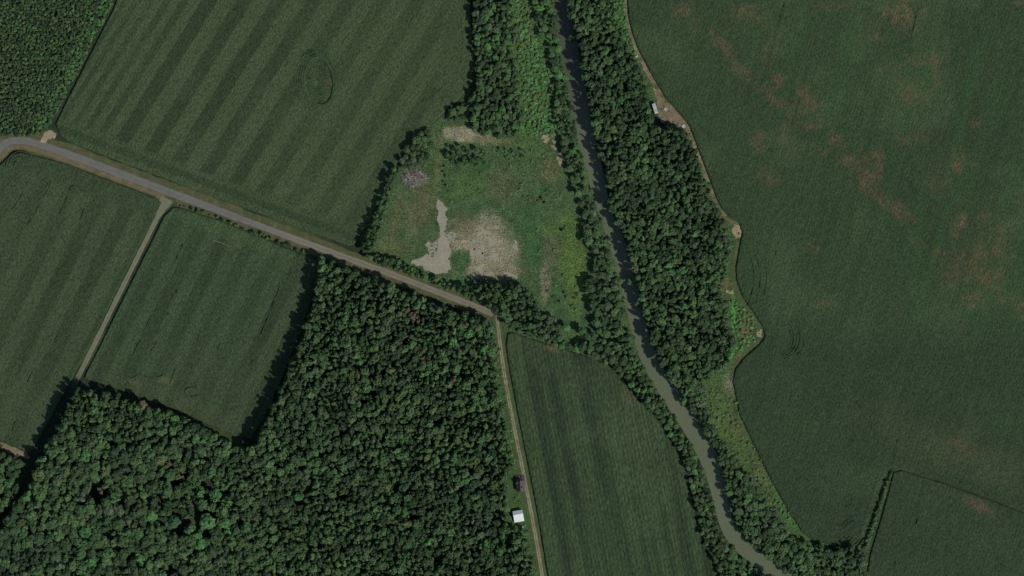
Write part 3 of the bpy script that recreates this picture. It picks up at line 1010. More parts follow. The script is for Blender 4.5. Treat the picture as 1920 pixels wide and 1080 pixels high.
def trunk_mesh(seed, h=11.5, r0=.28, limbs=5, name='trunk', mat=None):
    r = random.Random(seed)
    mb = MB()
    p = Vector((0, 0, -.1)); pts = [p]
    for i in range(4):
        p = p + Vector((r.uniform(-.25, .25), r.uniform(-.25, .25), h / 4)); pts.append(p)
    for i in range(4):
        mb.tube(pts[i], pts[i + 1], r0 * (1 - i * .2), r0 * (1 - (i + 1) * .2), 6)
    for i in range(limbs):
        z = r.uniform(.5, .95); a = r.uniform(0, 6.28)
        b = pts[0].lerp(pts[-1], z)
        e = b + Vector((math.cos(a), math.sin(a), .9)) * r.uniform(1.3, 2.3)
        mb.tube(b, e, r0 * .35, r0 * .1, 5)
    me = bpy.data.meshes.new(name)
    me.from_pydata([tuple(q) for q in mb.v], [], mb.f)
    me.materials.append(mat or M_BARK)
    return me


PROTO = {}
def proto(kind, n, fn, s0, trunk):
    cl = []
    for i in range(n):
        V, F, C = fn(s0 + i)
        me = mesh_np('crown', V, F, M_LEAF, C)
        cl.append((me, trunk(s0 + i), (V, F, C)))
    PROTO[kind] = cl


proto('broad', 8, crown_broad, 100, lambda s: trunk_mesh(s))
proto('rough', 6, crown_rough, 200, lambda s: trunk_mesh(s, 13.5, .24, 3))
proto('scrag', 3, crown_scrag, 300, lambda s: trunk_mesh(s, 12.5, .22, 9))
proto('bush', 6, crown_bush, 400, lambda s: trunk_mesh(s, 1.6, .06, 4, 'stem'))
LITE = {'broad': [crown_broad(500 + i, 420, .6) for i in range(6)], 'rough': [crown_rough(520 + i, 260, .55) for i in range(5)],
        'scrag': [crown_scrag(540 + i, 130, .45) for i in range(2)], 'bush': [crown_bush(560 + i, 90, .4) for i in range(5)]}
SIZE = {'broad': (3.6, 14.4), 'rough': (2.9, 15.2), 'scrag': (3.4, 14.5), 'bush': (1.55, 2.5)}

# foliage colours (surface colours)
G_DARK = np.array((.052, .098, .050)); G_MID = np.array((.074, .142, .066)); G_BRIGHT = np.array((.080, .200, .074))
G_OLIVE = np.array((.090, .132, .060)); G_GREY = np.array((.088, .132, .086)); G_DEEP = np.array((.038, .072, .042))
for _g in (G_DARK, G_MID, G_BRIGHT, G_OLIVE, G_GREY, G_DEEP):
    _g *= (1.06, 1.03, .84)
G_RUSSET = np.array((.115, .105, .062))
LOOKS = {'brownish': G_RUSSET, 'dark green': G_DARK, 'mid green': G_MID, 'bright green': G_BRIGHT, 'olive green': G_OLIVE, 'greyish green': G_GREY, 'very dark green': G_DEEP}


def scatter(poly, rfn, seed, n_try, sep=.8, holes=()):
    """dart throwing in pixel space; returns list of (x,y,r) in px"""
    rng = np.random.default_rng(seed)
    poly = np.array(poly, float)
    x0, y0 = poly.min(0); x1, y1 = poly.max(0)
    cx = rng.uniform(x0, x1, n_try); cy = rng.uniform(y0, y1, n_try)
    ok = inside(cx, cy, poly)
    for h in holes:
        ok &= ~inside(cx, cy, np.array(h, float))
    cx, cy = cx[ok], cy[ok]
    cr = rfn(cx, cy, rng)
    if np.ndim(cr) == 0: cr = np.full(len(cx), cr)
    o = np.argsort(-cr[:len(cx)] * rng.uniform(.7, 1.0, len(cx)))
    o = np.r_[o[:len(o) // 3], rng.permutation(o[len(o) // 3:])]
    G = 14.0; grid = {}; out = []
    for i in o:
        x, y, r = cx[i], cy[i], cr[i]
        gx_, gy_ = int(x // G), int(y // G)
        good = True
        for a in (-2, -1, 0, 1, 2):
            for b in (-2, -1, 0, 1, 2):
                for (qx, qy, qr) in grid.get((gx_ + a, gy_ + b), ()):
                    if (qx - x) ** 2 + (qy - y) ** 2 < (sep * (qr + r)) ** 2:
                        good = False; break
                if not good: break
            if not good: break
        if good:
            grid.setdefault((gx_, gy_), []).append((x, y, r)); out.append((x, y, r))
    return out


def pick_look(x, y, rng, weights):
    ks = list(weights); w = np.array([weights[k] for k in ks], float)
    w = w / w.sum()
    return ks[rng.choice(len(ks), p=w)]


def tree(name, kind, i, x, y, r_px, h, col, label, cat, group, loc_z=0.0, trunk_mat=None):
    R0, H0 = SIZE[kind]
    me_c, me_t, _ = PROTO[kind][i % len(PROTO[kind])]
    X, Y = P(x, y)
    root = empty(name, (X, Y, loc_z), random.uniform(0, 6.28))
    s = r_px * MPP / R0
    a_ = random.uniform(.82, 1.2)
    root.scale = (s * a_, s / a_, h / H0)
    c = link('crown' if kind != 'bush' else 'foliage', me_c, root); c.color = (*col, 1)
    link('trunk' if kind != 'bush' else 'stem', me_t, root)
    tag(root, label, cat, group)
    return root


def merged(name, items, label, cat, bush=False):
    """items: (kind, x, y, r_px, h, col) -> one stuff object"""
    Vs = []; Fs = []; Cs = []; n = 0
    rng = np.random.default_rng(77)
    for (kind, x, y, r, h, col) in items:
        V, F, C = LITE[kind][rng.integers(len(LITE[kind]))]
        R0, H0 = SIZE[kind]
        s = r * MPP / R0; a = rng.uniform(0, 6.28)
        X, Y = P(x, y)
        ca, sa = math.cos(a), math.sin(a)
        W = np.empty_like(V)
        k_ = rng.uniform(.82, 1.2)
        W[:, 0] = (V[:, 0] * k_ * ca - V[:, 1] / k_ * sa) * s + X
        W[:, 1] = (V[:, 0] * k_ * sa + V[:, 1] / k_ * ca) * s + Y
        W[:, 2] = V[:, 2] * h / H0
        Vs.append(W); Fs.append(F + n); Cs.append(C * col); n += len(V)
        if kind != 'bush':                       # a plain trunk
            t = np.array([(math.cos(q) * rr + X, math.sin(q) * rr + Y, z) for rr, z in ((.25, -.1), (.1, h * .75)) for q in np.arange(5) * 1.2566])
            f = np.array([(k, (k + 1) % 5, 5 + (k + 1) % 5, 5 + k) for k in range(5)])
            Vs.append(t); Fs.append(f + n); Cs.append(np.tile((.07, .055, .045), (10, 1))); n += 10
    me = mesh_np(name, np.concatenate(Vs), np.concatenate(Fs), M_LEAF, np.concatenate(Cs))
    return tag(link(name, me), label, cat, kind='stuff')


def jit(col, rng, a=.18):
    v = 1 + rng.uniform(-a, a)
    return np.clip(col * v * (1 + rng.uniform(-.05, .05, 3)), .01, .5)


def where(anchors, x, y):
    return min(anchors, key=lambda q: (q[0] - x) ** 2 + (q[1] - y) ** 2)[2]


HABITAT = {'the big wood': 'woodland_tree', 'the left copse': 'copse_tree', 'the east bank wood': 'riverside_tree', 'the west bank strip': 'strip_tree', 'the west bank row': 'bank_tree',
           'the meadow by the river': 'riverbank_tree', 'the hedge between road and clearing': 'hedge_tree', 'the clearing thicket': 'thicket_tree', 'the hedge along the striped field': 'hedge_tree',
           'the dark clump in the clearing': 'clump_tree', 'the belt between southern field and river': 'belt_tree'}


def size_word(r, rs):
    q = np.quantile(rs, (.33, .72))
    return 'smaller' if r < q[0] else ('medium' if r < q[1] else 'broad')


def wood(pts, kindfn, lookfn, hfn, anchors, group, noun, seed, limit=300, stuff_name=None, stuff_label=None, sizes=True, cat='tree', name=None, gain=1.0):
    rng = np.random.default_rng(seed)
    inframe = [p for p in pts if -8 < p[0] < 1928 and -8 < p[1] < 1088]
    big_ones = sorted(inframe, key=lambda p: -p[2])[:limit]
    bs = set(big_ones)
    rs = [p[2] for p in big_ones]
    rest = []
    for k, p in enumerate(pts):
        x, y, r = p
        look = lookfn(x, y, rng); kind = kindfn(x, y, rng); h = hfn(x, y, r, rng); col = jit(LOOKS[look], rng) * gain
        if p in bs:
            lab = (size_word(r, rs) + ' ' if sizes else '') + look + ' ' + noun + ' ' + where(anchors, x, y)
            nm = name or {'scrag': 'sparse_tree', 'bush': 'shrub'}.get(kind) or HABITAT[group.split(' of ')[1]]
            tree(nm, kind, rng.integers(99), x, y, r, h, col, lab, cat, group)
        else:
            rest.append((kind, x, y, r, h, col))
    if rest and stuff_name:
        merged(stuff_name, rest, stuff_label, 'trees' if cat == 'tree' else 'bushes')


# ---- the big wood, lower left
FOREST = [(602, 488), (640, 503), (720, 533), (800, 566), (870, 594), (922, 606), (926, 650), (934, 720), (946, 790), (956, 850), (958, 885), (945, 900), (950, 940), (952, 985), (985, 1003), (998, 1045), (1004, 1110),
          (-40, 1110), (-40, 1060), (2, 1000), (52, 918), (78, 868), (112, 796), (145, 728), (213, 742), (267, 759), (320, 776), (367, 796), (410, 820), (440, 842), (478, 840), (498, 796), (522, 748), (552, 680), (572, 628), (588, 575), (600, 525)]


def r_forest(x, y, rng):
    big_ = sstep(560, 300, x) * sstep(760, 860, y)
    return (6.6 + 3.0 * big_) * (.62 + 1.0 * rng.random(len(x)) ** 2.2)


def look_forest(x, y, rng):
    X1, Y1 = np.array([x]), np.array([y])
    b = float(blob(X1, Y1, 385, 965, 48, 62, 10, .4, .2)[0])
    n = float(fbm(X1, Y1, 46, 301, 2)[0]); n2 = float(fbm(X1, Y1, 30, 302, 2)[0])
    w = {'dark green': 4 + 14 * (n < .42), 'mid green': 4 + 14 * (n > .55), 'bright green': .12 + 7 * b + 2.2 * (n2 > .68), 'olive green': .2 + .4 * (x > 650), 'greyish green': .2 + 2.5 * (n2 < .3),
         'very dark green': .8 + 4 * (n < .36), 'brownish': .05 + .8 * (n2 > .62) * (x > 720) * (y < 800)}
    return pick_look(x, y, rng, w)


GAPS = [(215, 831, 9, 7, 0), (192, 852, 5, 15, 0), (311, 876, 4, 14, -8), (388, 908, 12, 15, 30), (207, 924, 8, 6, 0), (236, 942, 20, 4, 0), (299, 930, 6, 8, 0), (340, 932, 9, 7, 0), (296, 975, 7, 8, 0), (369, 970, 7, 14, -20),
        (250, 1042, 9, 9, 0), (318, 1070, 14, 9, 0), (375, 1033, 22, 7, -25), (388, 862, 4, 8, 0), (350, 880, 8, 5, 0), (640, 815, 6, 9, 0), (700, 735, 9, 6, 0), (873, 778, 8, 6, 0), (820, 790, 9, 6, 0), (748, 915, 7, 8, 0), (955, 1015, 8, 12, 20), (820, 1050, 10, 12, 0),
        (930, 965, 12, 8, 0), (560, 845, 8, 5, 0), (585, 915, 5, 10, 30), (760, 640, 10, 5, 30), (865, 700, 7, 9, 0), (640, 930, 8, 6, 0), (510, 1000, 8, 6, 0), (450, 985, 9, 5, 0), (600, 1020, 9, 6, 0), (700, 1010, 7, 7, 0), (880, 880, 8, 6, 0), (780, 970, 10, 6, 0)]
GAP_POLYS = [[(cx + rx * math.cos(t) * math.cos(math.radians(ro)) - ry * math.sin(t) * math.sin(math.radians(ro)), cy + rx * math.cos(t) * math.sin(math.radians(ro)) + ry * math.sin(t) * math.cos(math.radians(ro)))
              for t in np.linspace(0, 6.283, 13)[:-1]] for cx, cy, rx, ry, ro in [(g[0], g[1], g[2] + 3, g[3] + 3, g[4]) for g in GAPS]]
A_FOREST = [(700, 545, 'at the upper wood edge beside the gravel road'), (830, 592, 'near the wood corner where road meets dirt lane'), (610, 540, 'at the wood corner by the square field'), (565, 660, 'on the wood edge shading the square field'),
            (500, 800, 'at the wood edge by the square field bottom corner'), (925, 730, 'at the wood edge along the dirt lane'), (920, 860, 'just above the dark roofed cabin'), (915, 925, 'in the wood behind the dark cabin'),
            (925, 985, 'in the wood behind the white roofed shed'), (965, 1050, 'below the white roofed shed beside the lane'), (180, 760, 'at the wood tip where the farm lane ends'), (100, 850, 'on the wood edge above the shaded ditch'),
            (30, 990, 'at the lower left wood edge along the ditch'), (300, 810, 'under the long lower edge of the square field'), (420, 880, 'below the notch between field and wood'), (220, 900, 'in the left part of the big wood'),
            (385, 965, 'in the bright stand near the wood bottom'), (150, 1040, 'near the bottom left corner of the picture'), (320, 1050, 'at the bottom edge left of centre'), (520, 1040, 'at the bottom edge of the big wood'),
            (560, 900, 'in the middle of the big wood'), (660, 740, 'in the upper middle of the big wood'), (780, 680, 'in the upper right part of the big wood'), (760, 860, 'in the right half of the big wood'), (760, 1020, 'in the lower right part of the big wood')]
SPECIAL = [(344, 898, 7, 'dead'), (190, 921, 9, 'dead'), (391, 977, 17, 'bright'), (357, 992, 11, 'bright'), (325, 978, 16, 'mid'), (405, 927, 15, 'bright'), (560, 930, 12, 'bright')]
pts = scatter(FOREST, r_forest, 21, 60000, .56, GAP_POLYS)
pts = [p for p in pts if all((p[0] - s[0]) ** 2 + (p[1] - s[1]) ** 2 > (.75 * (s[2] + p[2])) ** 2 for s in SPECIAL)]
wood(pts, lambda x, y, g: 'broad' if g.random() < (.72 if x < 600 else .45) else 'rough', look_forest, lambda x, y, r, g: 15.3 + 1.6 * (r / 8 - .8) + 3.8 * (float(fbm(np.array([x]), np.array([y]), 34, 303, 2)[0]) - .5) + g.uniform(-.7, .8), A_FOREST,
     'trees of the big wood', 'tree', 31, 280, 'woodland_trees', 'dense mass of smaller trees filling the big wood at lower left')

t = tree('broadleaf_tree', 'broad', 2, 391, 977, 17, 19, (.085, .20, .07), 'brightest and broadest round crown in the bright stand near the wood bottom', 'tree', 'trees of the big wood')
t = tree('broadleaf_tree', 'broad', 3, 357, 992, 11, 18, (.09, .18, .062), 'bright egg shaped crown just left of the broadest bright tree', 'tree', 'trees of the big wood')
t = tree('broadleaf_tree', 'broad', 5, 325, 978, 16, 17, (.052, .11, .05), 'broad mid green crown left of the bright egg shaped one', 'tree', 'trees of the big wood')
t = tree('broadleaf_tree', 'broad', 1, 405, 927, 15, 18, (.07, .17, .06), 'bright leaning crown above the broadest bright tree', 'tree', 'trees of the big wood')
t = tree('broadleaf_tree', 'broad', 6, 560, 930, 12, 16, (.058, .15, .055), 'lone fresh green crown in the middle of the dark wood', 'tree', 'trees of the big wood')
t = tree('dead_tree', 'scrag', 0, 344, 898, 7, 14, (.26, .17, .09), 'rusty brown dying tree among green crowns', 'tree', 'trees of the big wood')
t = tree('dead_tree', 'scrag', 1, 190, 921, 9, 13, (.16, .14, .11), 'grey bare looking tree in the left part of the big wood', 'tree', 'trees of the big wood')

# ---- small copse left of the ditch
COPSE = [(-40, 842), (0, 850), (38, 866), (46, 880), (30, 918), (2, 958), (-40, 1020)]
wood(scatter(COPSE, lambda x, y, g: 9 * (.75 + .5 * g.random(len(x))), 22, 1500, .76), lambda x, y, g: 'broad', lambda x, y, g: pick_look(x, y, g, {'dark green': 3, 'mid green': 4, 'bright green': 1}), lambda x, y, r, g: 11.5 + g.uniform(-1, 2),
     [(20, 875, 'at the top of the small left copse'), (15, 935, 'at the lower end of the small left copse')], 'trees of the left copse', 'tree', 32, 300, 'copse_trees', 'remaining trees of the small left copse')

# ---- wood on the east bank
ys = np.arange(-30, 1090, 30)
EAST_L = [(float(river_edge(RR, max(0, min(1085, y)))) + 2, float(y)) for y in ys]
EAST_R = [(1150, -30), (1153, 20), (1166, 62), (1178, 92), (1186, 112), (1204, 145), (1216, 178), (1219, 213), (1232, 236), (1262, 248), (1288, 252), (1300, 282), (1316, 322), (1334, 372), (1346, 404), (1364, 438), (1366, 470), (1360, 510), (1350, 542),
          (1362, 566), (1360, 612), (1376, 640), (1366, 676), (1344, 700), (1316, 720), (1324, 765), (1338, 800), (1352, 830), (1388, 876), (1424, 918), (1446, 948), (1478, 998), (1508, 1022), (1560, 1034), (1600, 1026), (1618, 1040), (1624, 1100)]
EAST = EAST_L + [(1520, 1110)] + EAST_R[::-1]


def look_east(x, y, g):
    n = float(fbm(np.array([x]), np.array([y]), 46, 311, 2)[0]); n2 = float(fbm(np.array([x]), np.array([y]), 30, 312, 2)[0])
    return pick_look(x, y, g, {'dark green': 5 + 14 * (n < .45), 'mid green': 3 + 12 * (n > .56), 'bright green': .15 + 2 * (n2 > .7), 'greyish green': 1.0 if y > 690 else .25, 'olive green': .2, 'very dark green': 1.2 + 5 * (n < .38)})


A_EAST = [(1110, 40, 'at the top of the east bank wood by the river'), (1150, 110, 'in the upper east bank wood beside the brown path'), (1120, 170, 'in the upper east bank wood overhanging the river'), (1190, 200, 'beside the grey trailer at the wood edge'),
          (1130, 290, 'overhanging the river below the parked trailer'), (1230, 290, 'just below the tan yard of the trailer'), (1300, 330, 'at the path side of the east bank wood'), (1190, 380, 'in the widest part of the river wood'), (1340, 440, 'at the wood edge by the path bend'),
          (1260, 450, 'in the middle of the east bank wood'), (1200, 520, 'overhanging the river right of the riverside meadow'), (1330, 540, 'at the wood edge beside the bare scrap of soil'), (1270, 600, 'in the lower middle of the east bank wood'), (1350, 640, 'at the wood edge by the bright grass wedge'),
          (1230, 660, 'above the river bend'), (1300, 700, 'at the lower end of the wide river wood'), (1300, 760, 'in the narrow tree belt below the river bend'), (1345, 850, 'in the tree belt facing the olive grass strip'), (1390, 940, 'in the tree belt on the lower river'),
          (1440, 1010, 'in the lower tree belt near the bottom edge'), (1540, 1060, 'along the bottom edge below the eastern field'), (1610, 1060, 'at the foot of the thin hedgerow')]
wood(scatter(EAST, lambda x, y, g: (6.8 - .6 * sstep(700, 800, y)) * (.62 + 1.0 * g.random(len(x)) ** 2), 23, 46000, .57, [[(1212, 184), (1236, 180), (1246, 200), (1254, 226), (1290, 234), (1284, 246), (1238, 244), (1222, 230), (1214, 208)]]), lambda x, y, g: 'broad' if g.random() < .75 else 'rough', look_east,
     lambda x, y, r, g: (14.3 + 1.0 * float(sstep(60, 20, x - float(river_edge(RR, max(0, y))))) - 5.0 * float(sstep(660, 780, y)) + 3.8 * (float(fbm(np.array([x]), np.array([y]), 34, 313, 2)[0]) - .5) + g.uniform(-.7, .8)), A_EAST, 'trees of the east bank wood', 'tree', 33, 240, 'riverside_trees', 'dense mass of smaller trees filling the east bank wood')
# low bright growth along the wood's open edges
# ---- west bank, northern strip
WSTRIP = [(888, -30), (958, -30), (964, 60), (962, 100), (972, 160), (982, 215), (976, 248), (940, 254), (906, 250), (890, 243), (893, 225), (868, 222), (838, 228), (848, 208), (888, 186), (897, 150), (894, 100)]
A_WS = [(910, 20, 'at the top left of the west bank strip'), (940, 30, 'at the top of the west bank strip by the meadow'), (905, 120, 'on the field side of the west bank strip'), (945, 130, 'in the middle of the west bank strip'), (860, 215, 'at the thin corner beside the dry pale grass'),
        (910, 220, 'above the dry pale grass of the clearing'), (960, 220, 'at the lower right of the west bank strip')]
wood(scatter(WSTRIP, lambda x, y, g: 6.0 * (.62 + .9 * g.random(len(x)) ** 1.8), 24, 9000, .62), lambda x, y, g: 'broad' if g.random() < .7 else 'rough',
     lambda x, y, g: pick_look(x, y, g, {'dark green': 4, 'mid green': 4.5, 'bright green': .8 if y > 120 else 2, 'greyish green': .6, 'very dark green': 1}),
     lambda x, y, r, g: 9 + g.uniform(-2, 2.0) - (4 if x < 885 else 0), A_WS, 'trees of the west bank strip', 'tree', 34, 300, 'strip_trees', 'remaining trees of the west bank strip')
BANK = [(1002, -30), (1034, -30), (1042, 60), (1052, 100), (1066, 180), (1081, 250), (1092, 300), (1103, 350), (1115, 388), (1092, 388), (1076, 352), (1064, 300), (1052, 262), (1040, 215), (1044, 150), (1034, 130), (1028, 80), (1012, 66), (1006, 30)]
A_BK = [(1020, 20, 'at the top of the narrow west bank row'), (1045, 110, 'in the west bank row beside the bright meadow'), (1058, 190, 'in the middle of the west bank row'), (1070, 270, 'by the pale sandy bank'), (1090, 350, 'at the lower end of the west bank row')]
wood(scatter(BANK, lambda x, y, g: 5.6 * (.6 + .9 * g.random(len(x)) ** 1.8), 25, 5000, .8), lambda x, y, g: 'broad', lambda x, y, g: pick_look(x, y, g, {'dark green': 3, 'mid green': 4, 'bright green': 2, 'olive green': .6, 'very dark green': 1.5}),
     lambda x, y, r, g: 6.5 + g.uniform(-2, 2.5), A_BK, 'trees of the west bank row', 'tree', 35, 300, 'bank_trees', 'remaining trees of the west bank row')
# ---- meadow trees on the river
PARCEL = [(1092, 402), (1112, 396), (1124, 425), (1142, 480), (1156, 530), (1172, 590), (1184, 634), (1168, 640), (1130, 626), (1112, 612), (1116, 590), (1104, 572), (1098, 532), (1112, 508), (1118, 478), (1102, 455), (1096, 430)]
A_PC = [(1100, 415, 'at the top of the meadow river trees'), (1120, 460, 'in the narrow waist of the meadow river trees'), (1110, 540, 'on the meadow side of the meadow river trees'), (1145, 560, 'on the river side of the meadow trees'), (1155, 620, 'at the lower tip of the meadow river trees')]
wood(scatter(PARCEL, lambda x, y, g: 6.8 * (.6 + .9 * g.random(len(x)) ** 1.8), 26, 5000, .76), lambda x, y, g: 'broad' if g.random() < .8 else 'rough', lambda x, y, g: pick_look(x, y, g, {'dark green': 4, 'mid green': 4, 'greyish green': .8, 'very dark green': 2}),
     lambda x, y, r, g: 8.5 + g.uniform(-2, 2), A_PC, 'trees of the meadow by the river', 'tree', 36, 300, 'riverbank_trees', 'remaining meadow trees')
# ---- hedge trees above the road
HEDGE = [(694, 474), (720, 484), (760, 495), (815, 520), (850, 534), (880, 540), (925, 533), (985, 537), (1004, 565), (1014, 592), (1060, 612), (1098, 622), (1130, 640), (1180, 648), (1192, 668), (1186, 690), (1160, 694), (1130, 676), (1096, 664), (1060, 652), (1000, 632), (958, 614), (944, 594), (905, 566), (870, 552), (800, 527), (720, 497), (690, 486)]
OPENING = [(1040, 622), (1075, 612), (1096, 626), (1092, 645), (1062, 645)]
A_HG = [(730, 490, 'in the thin hedge left of the gravel wedge'), (800, 515, 'in the hedge below the gravel wedge'), (870, 545, 'in the hedge right of the gravel wedge'), (940, 560, 'between the pale gravel strip and the road end'), (985, 590, 'by the road end and meadow corner'),
        (1040, 625, 'left of the small grass opening'), (1110, 650, 'right of the small grass opening'), (1170, 670, 'by the river at the meadow tip')]
wood(scatter(HEDGE, lambda x, y, g: (5.2 + 1.4 * sstep(840, 940, x)) * (.6 + .9 * g.random(len(x)) ** 1.8), 27, 8000, .67, [OPENING]), lambda x, y, g: 'broad' if g.random() < .75 else 'rough', lambda x, y, g: pick_look(x, y, g, {'dark green': 4, 'mid green': 5, 'bright green': .6, 'greyish green': .4, 'very dark green': .8}),
     lambda x, y, r, g: 6.0 + 6.5 * float(sstep(830, 920, x)) * float(sstep(1090, 1000, x)) + 2.5 * (x > 1090) + g.uniform(-1, 1.5), A_HG, 'trees of the hedge between road and clearing', 'tree', 37, 300, 'hedge_trees', 'remaining hedge trees')
# ---- clearing's left hedge
LH = [(752, 306), (764, 276), (790, 252), (806, 246), (812, 262), (806, 290), (800, 308), (778, 316), (756, 316)]
wood(scatter(LH, lambda x, y, g: 4.8 * (.6 + .9 * g.random(len(x))), 28, 2500, .66), lambda x, y, g: 'broad', lambda x, y, g: pick_look(x, y, g, {'dark green': 4, 'mid green': 4, 'greyish green': 1}), lambda x, y, r, g: 6.5 + g.uniform(-1, 2),
     [(770, 295, 'in the thicket just above the brush pile'), (800, 260, 'in the thicket corner by the dry pale grass')], 'trees of the clearing thicket', 'tree', 38)
LH2 = [(742, 312), (752, 318), (738, 345), (728, 375), (716, 412), (706, 450), (694, 472), (682, 470), (690, 440), (704, 408), (718, 372), (730, 335)]
wood(scatter(LH2, lambda x, y, g: 4.2 * (.6 + .9 * g.random(len(x))), 29, 5000, .62), lambda x, y, g: 'broad', lambda x, y, g: pick_look(x, y, g, {'dark green': 3, 'mid green': 4, 'bright green': .8, 'greyish green': .8}), lambda x, y, r, g: 8.0 + 2.0 * (y > 400) + g.uniform(-2, 2.5),
     [(740, 330, 'in the hedge left of the brush pile'), (715, 390, 'halfway down the hedge along the striped field'), (692, 460, 'at the road end of the field hedge')], 'trees of the hedge along the striped field', 'tree', 39)
# ---- clump in the clearing
CL1 = [(838, 285), (850, 278), (885, 276), (905, 284), (916, 296), (912, 312), (895, 310), (870, 308), (850, 312), (840, 310)]
wood(scatter(CL1, lambda x, y, g: 4.6 * (.75 + .6 * g.random(len(x))), 30, 800, .95), lambda x, y, g: 'broad', lambda x, y, g: pick_look(x, y, g, {'dark green': 3, 'greyish green': 2, 'mid green': 2, 'very dark green': 1}), lambda x, y, r, g: 6.5 + g.uniform(-1, 2),
     [(850, 295, 'at the left of the clearing dark clump'), (880, 290, 'in the middle of the clearing dark clump'), (910, 300, 'at the right of the clearing dark clump')], 'trees of the dark clump in the clearing', 'tree', 40)
CL2 = [(942, 288), (960, 282), (986, 284), (990, 298), (970, 302), (950, 298)]
wood(scatter(CL2, lambda x, y, g: 4.2 * (.75 + .6 * g.random(len(x))), 31, 300, 1.15), lambda x, y, g: 'scrag', lambda x, y, g: 'greyish green', lambda x, y, r, g: 6.5 + g.uniform(-1, 1.5),
     [(955, 290, 'at the left of the thin clearing clump'), (982, 292, 'at the right of the thin clearing clump')], 'sparse trees right of the dark clump', 'sparse tree', 41)
# ---- west bank, southern belt
ysb = np.arange(650, 1100, 20)
SB_R = [(float(river_edge(RL, min(1085, y))) - 3, float(y)) for y in ysb]
SB_L = [(1150, 690), (1176, 708), (1198, 745), (1214, 762), (1236, 782), (1256, 812), (1276, 848), (1290, 886), (1300, 925), (1308, 980), (1326, 1026), (1346, 1066), (1360, 1110)]
SBELT = SB_R + SB_L[::-1]
A_SB = [(1180, 690, 'at the top of the belt between southern field and river'), (1215, 740, 'in the belt beside the first river narrowing'), (1260, 810, 'in the thin belt by the southern field corner'), (1300, 880, 'halfway down the belt along the southern field'), (1320, 960, 'in the lower belt along the southern field'), (1350, 1050, 'at the belt bottom beside the river')]
wood(scatter(SBELT, lambda x, y, g: 4.9 * (.6 + .9 * g.random(len(x)) ** 1.6), 42, 8000, .66), lambda x, y, g: 'broad', lambda x, y, g: pick_look(x, y, g, {'dark green': 3.5, 'mid green': 4, 'bright green': 1.2, 'olive green': 1, 'greyish green': .8}),
     lambda x, y, r, g: 7.0 + 11 * (float(fbm(np.array([x]), np.array([y]), 50, 321, 2)[0]) - .5) + g.uniform(-1.2, 1.5), A_SB, 'trees of the belt between southern field and river', 'tree', 42, 300, 'belt_trees', 'remaining belt trees')
wood(scatter([(1425, 1078), (1480, 1092), (1500, 1115), (1420, 1115), (1405, 1090)], lambda x, y, g: 8.5 * (.8 + .4 * g.random(len(x))), 43, 400, .8), lambda x, y, g: 'broad', lambda x, y, g: 'very dark green', lambda x, y, r, g: 14 + g.uniform(-1, 1),
     [(1440, 1090, 'at the bottom edge shading the river')], 'trees of the belt between southern field and river', 'tree', 43)

# ---- hedgerow in the bottom right
hl = smooth([(1672, 884), (1664, 905), (1652, 940), (1640, 975), (1628, 1010), (1622, 1030)], 2)
hp = []
for k in range(90):
    u = k / 89 * (len(hl) - 1); i = min(int(u), len(hl) - 2); f = u - i
    x = hl[i][0] * (1 - f) + hl[i + 1][0] * f; y = hl[i][1] * (1 - f) + hl[i + 1][1] * f
    hp.append((x + random.uniform(-2, 2), y + random.uniform(-2, 2), random.uniform(2.6, 4.6) * (.6 if y < 900 else 1)))
wood(hp, lambda x, y, g: 'bush', lambda x, y, g: pick_look(x, y, g, {'dark green': 2, 'mid green': 4, 'olive green': 1}), lambda x, y, r, g: (1.4 if y < 900 else 2.4) + g.uniform(-.5, .7),
     [(1665, 900, 'at the upper tip of the thin hedgerow'), (1650, 945, 'in the upper half of the thin hedgerow'), (1636, 985, 'in the lower half of the thin hedgerow'), (1624, 1020, 'at the lower end of the thin hedgerow')],
     'shrubs of the thin hedgerow', 'shrub', 44, cat='shrub', name='hedgerow_shrub', gain=1.2)
# ---- roadside shrubs under the verge
hl = smooth([(330, 384), (380, 398), (440, 421), (500, 445), (560, 468), (610, 486), (650, 500)], 2)
rp_ = []
for k in range(80):
    u = (random.random() ** .75) * (len(hl) - 1.01); i = int(u); f = u - i
    rp_.append((hl[i][0] * (1 - f) + hl[i + 1][0] * f + random.uniform(-3, 3), hl[i][1] * (1 - f) + hl[i + 1][1] * f + random.uniform(-2.5, 2.5), random.uniform(1.6, 4.2)))
wood(rp_, lambda x, y, g: 'bush', lambda x, y, g: pick_look(x, y, g, {'dark green': 3, 'mid green': 3, 'olive green': 1, 'bright green': .6}), lambda x, y, r, g: .7 * r * MPP * 2 + g.uniform(0, .8),
     [(350, 390, 'beside the road junction above the square field'), (450, 425, 'along the road above the square field'), (550, 465, 'near the square field right corner by the road'), (630, 495, 'where the roadside scrub meets the wood')],
     'roadside shrubs above the square field', 'shrub', 45, cat='shrub', name='roadside_shrub')
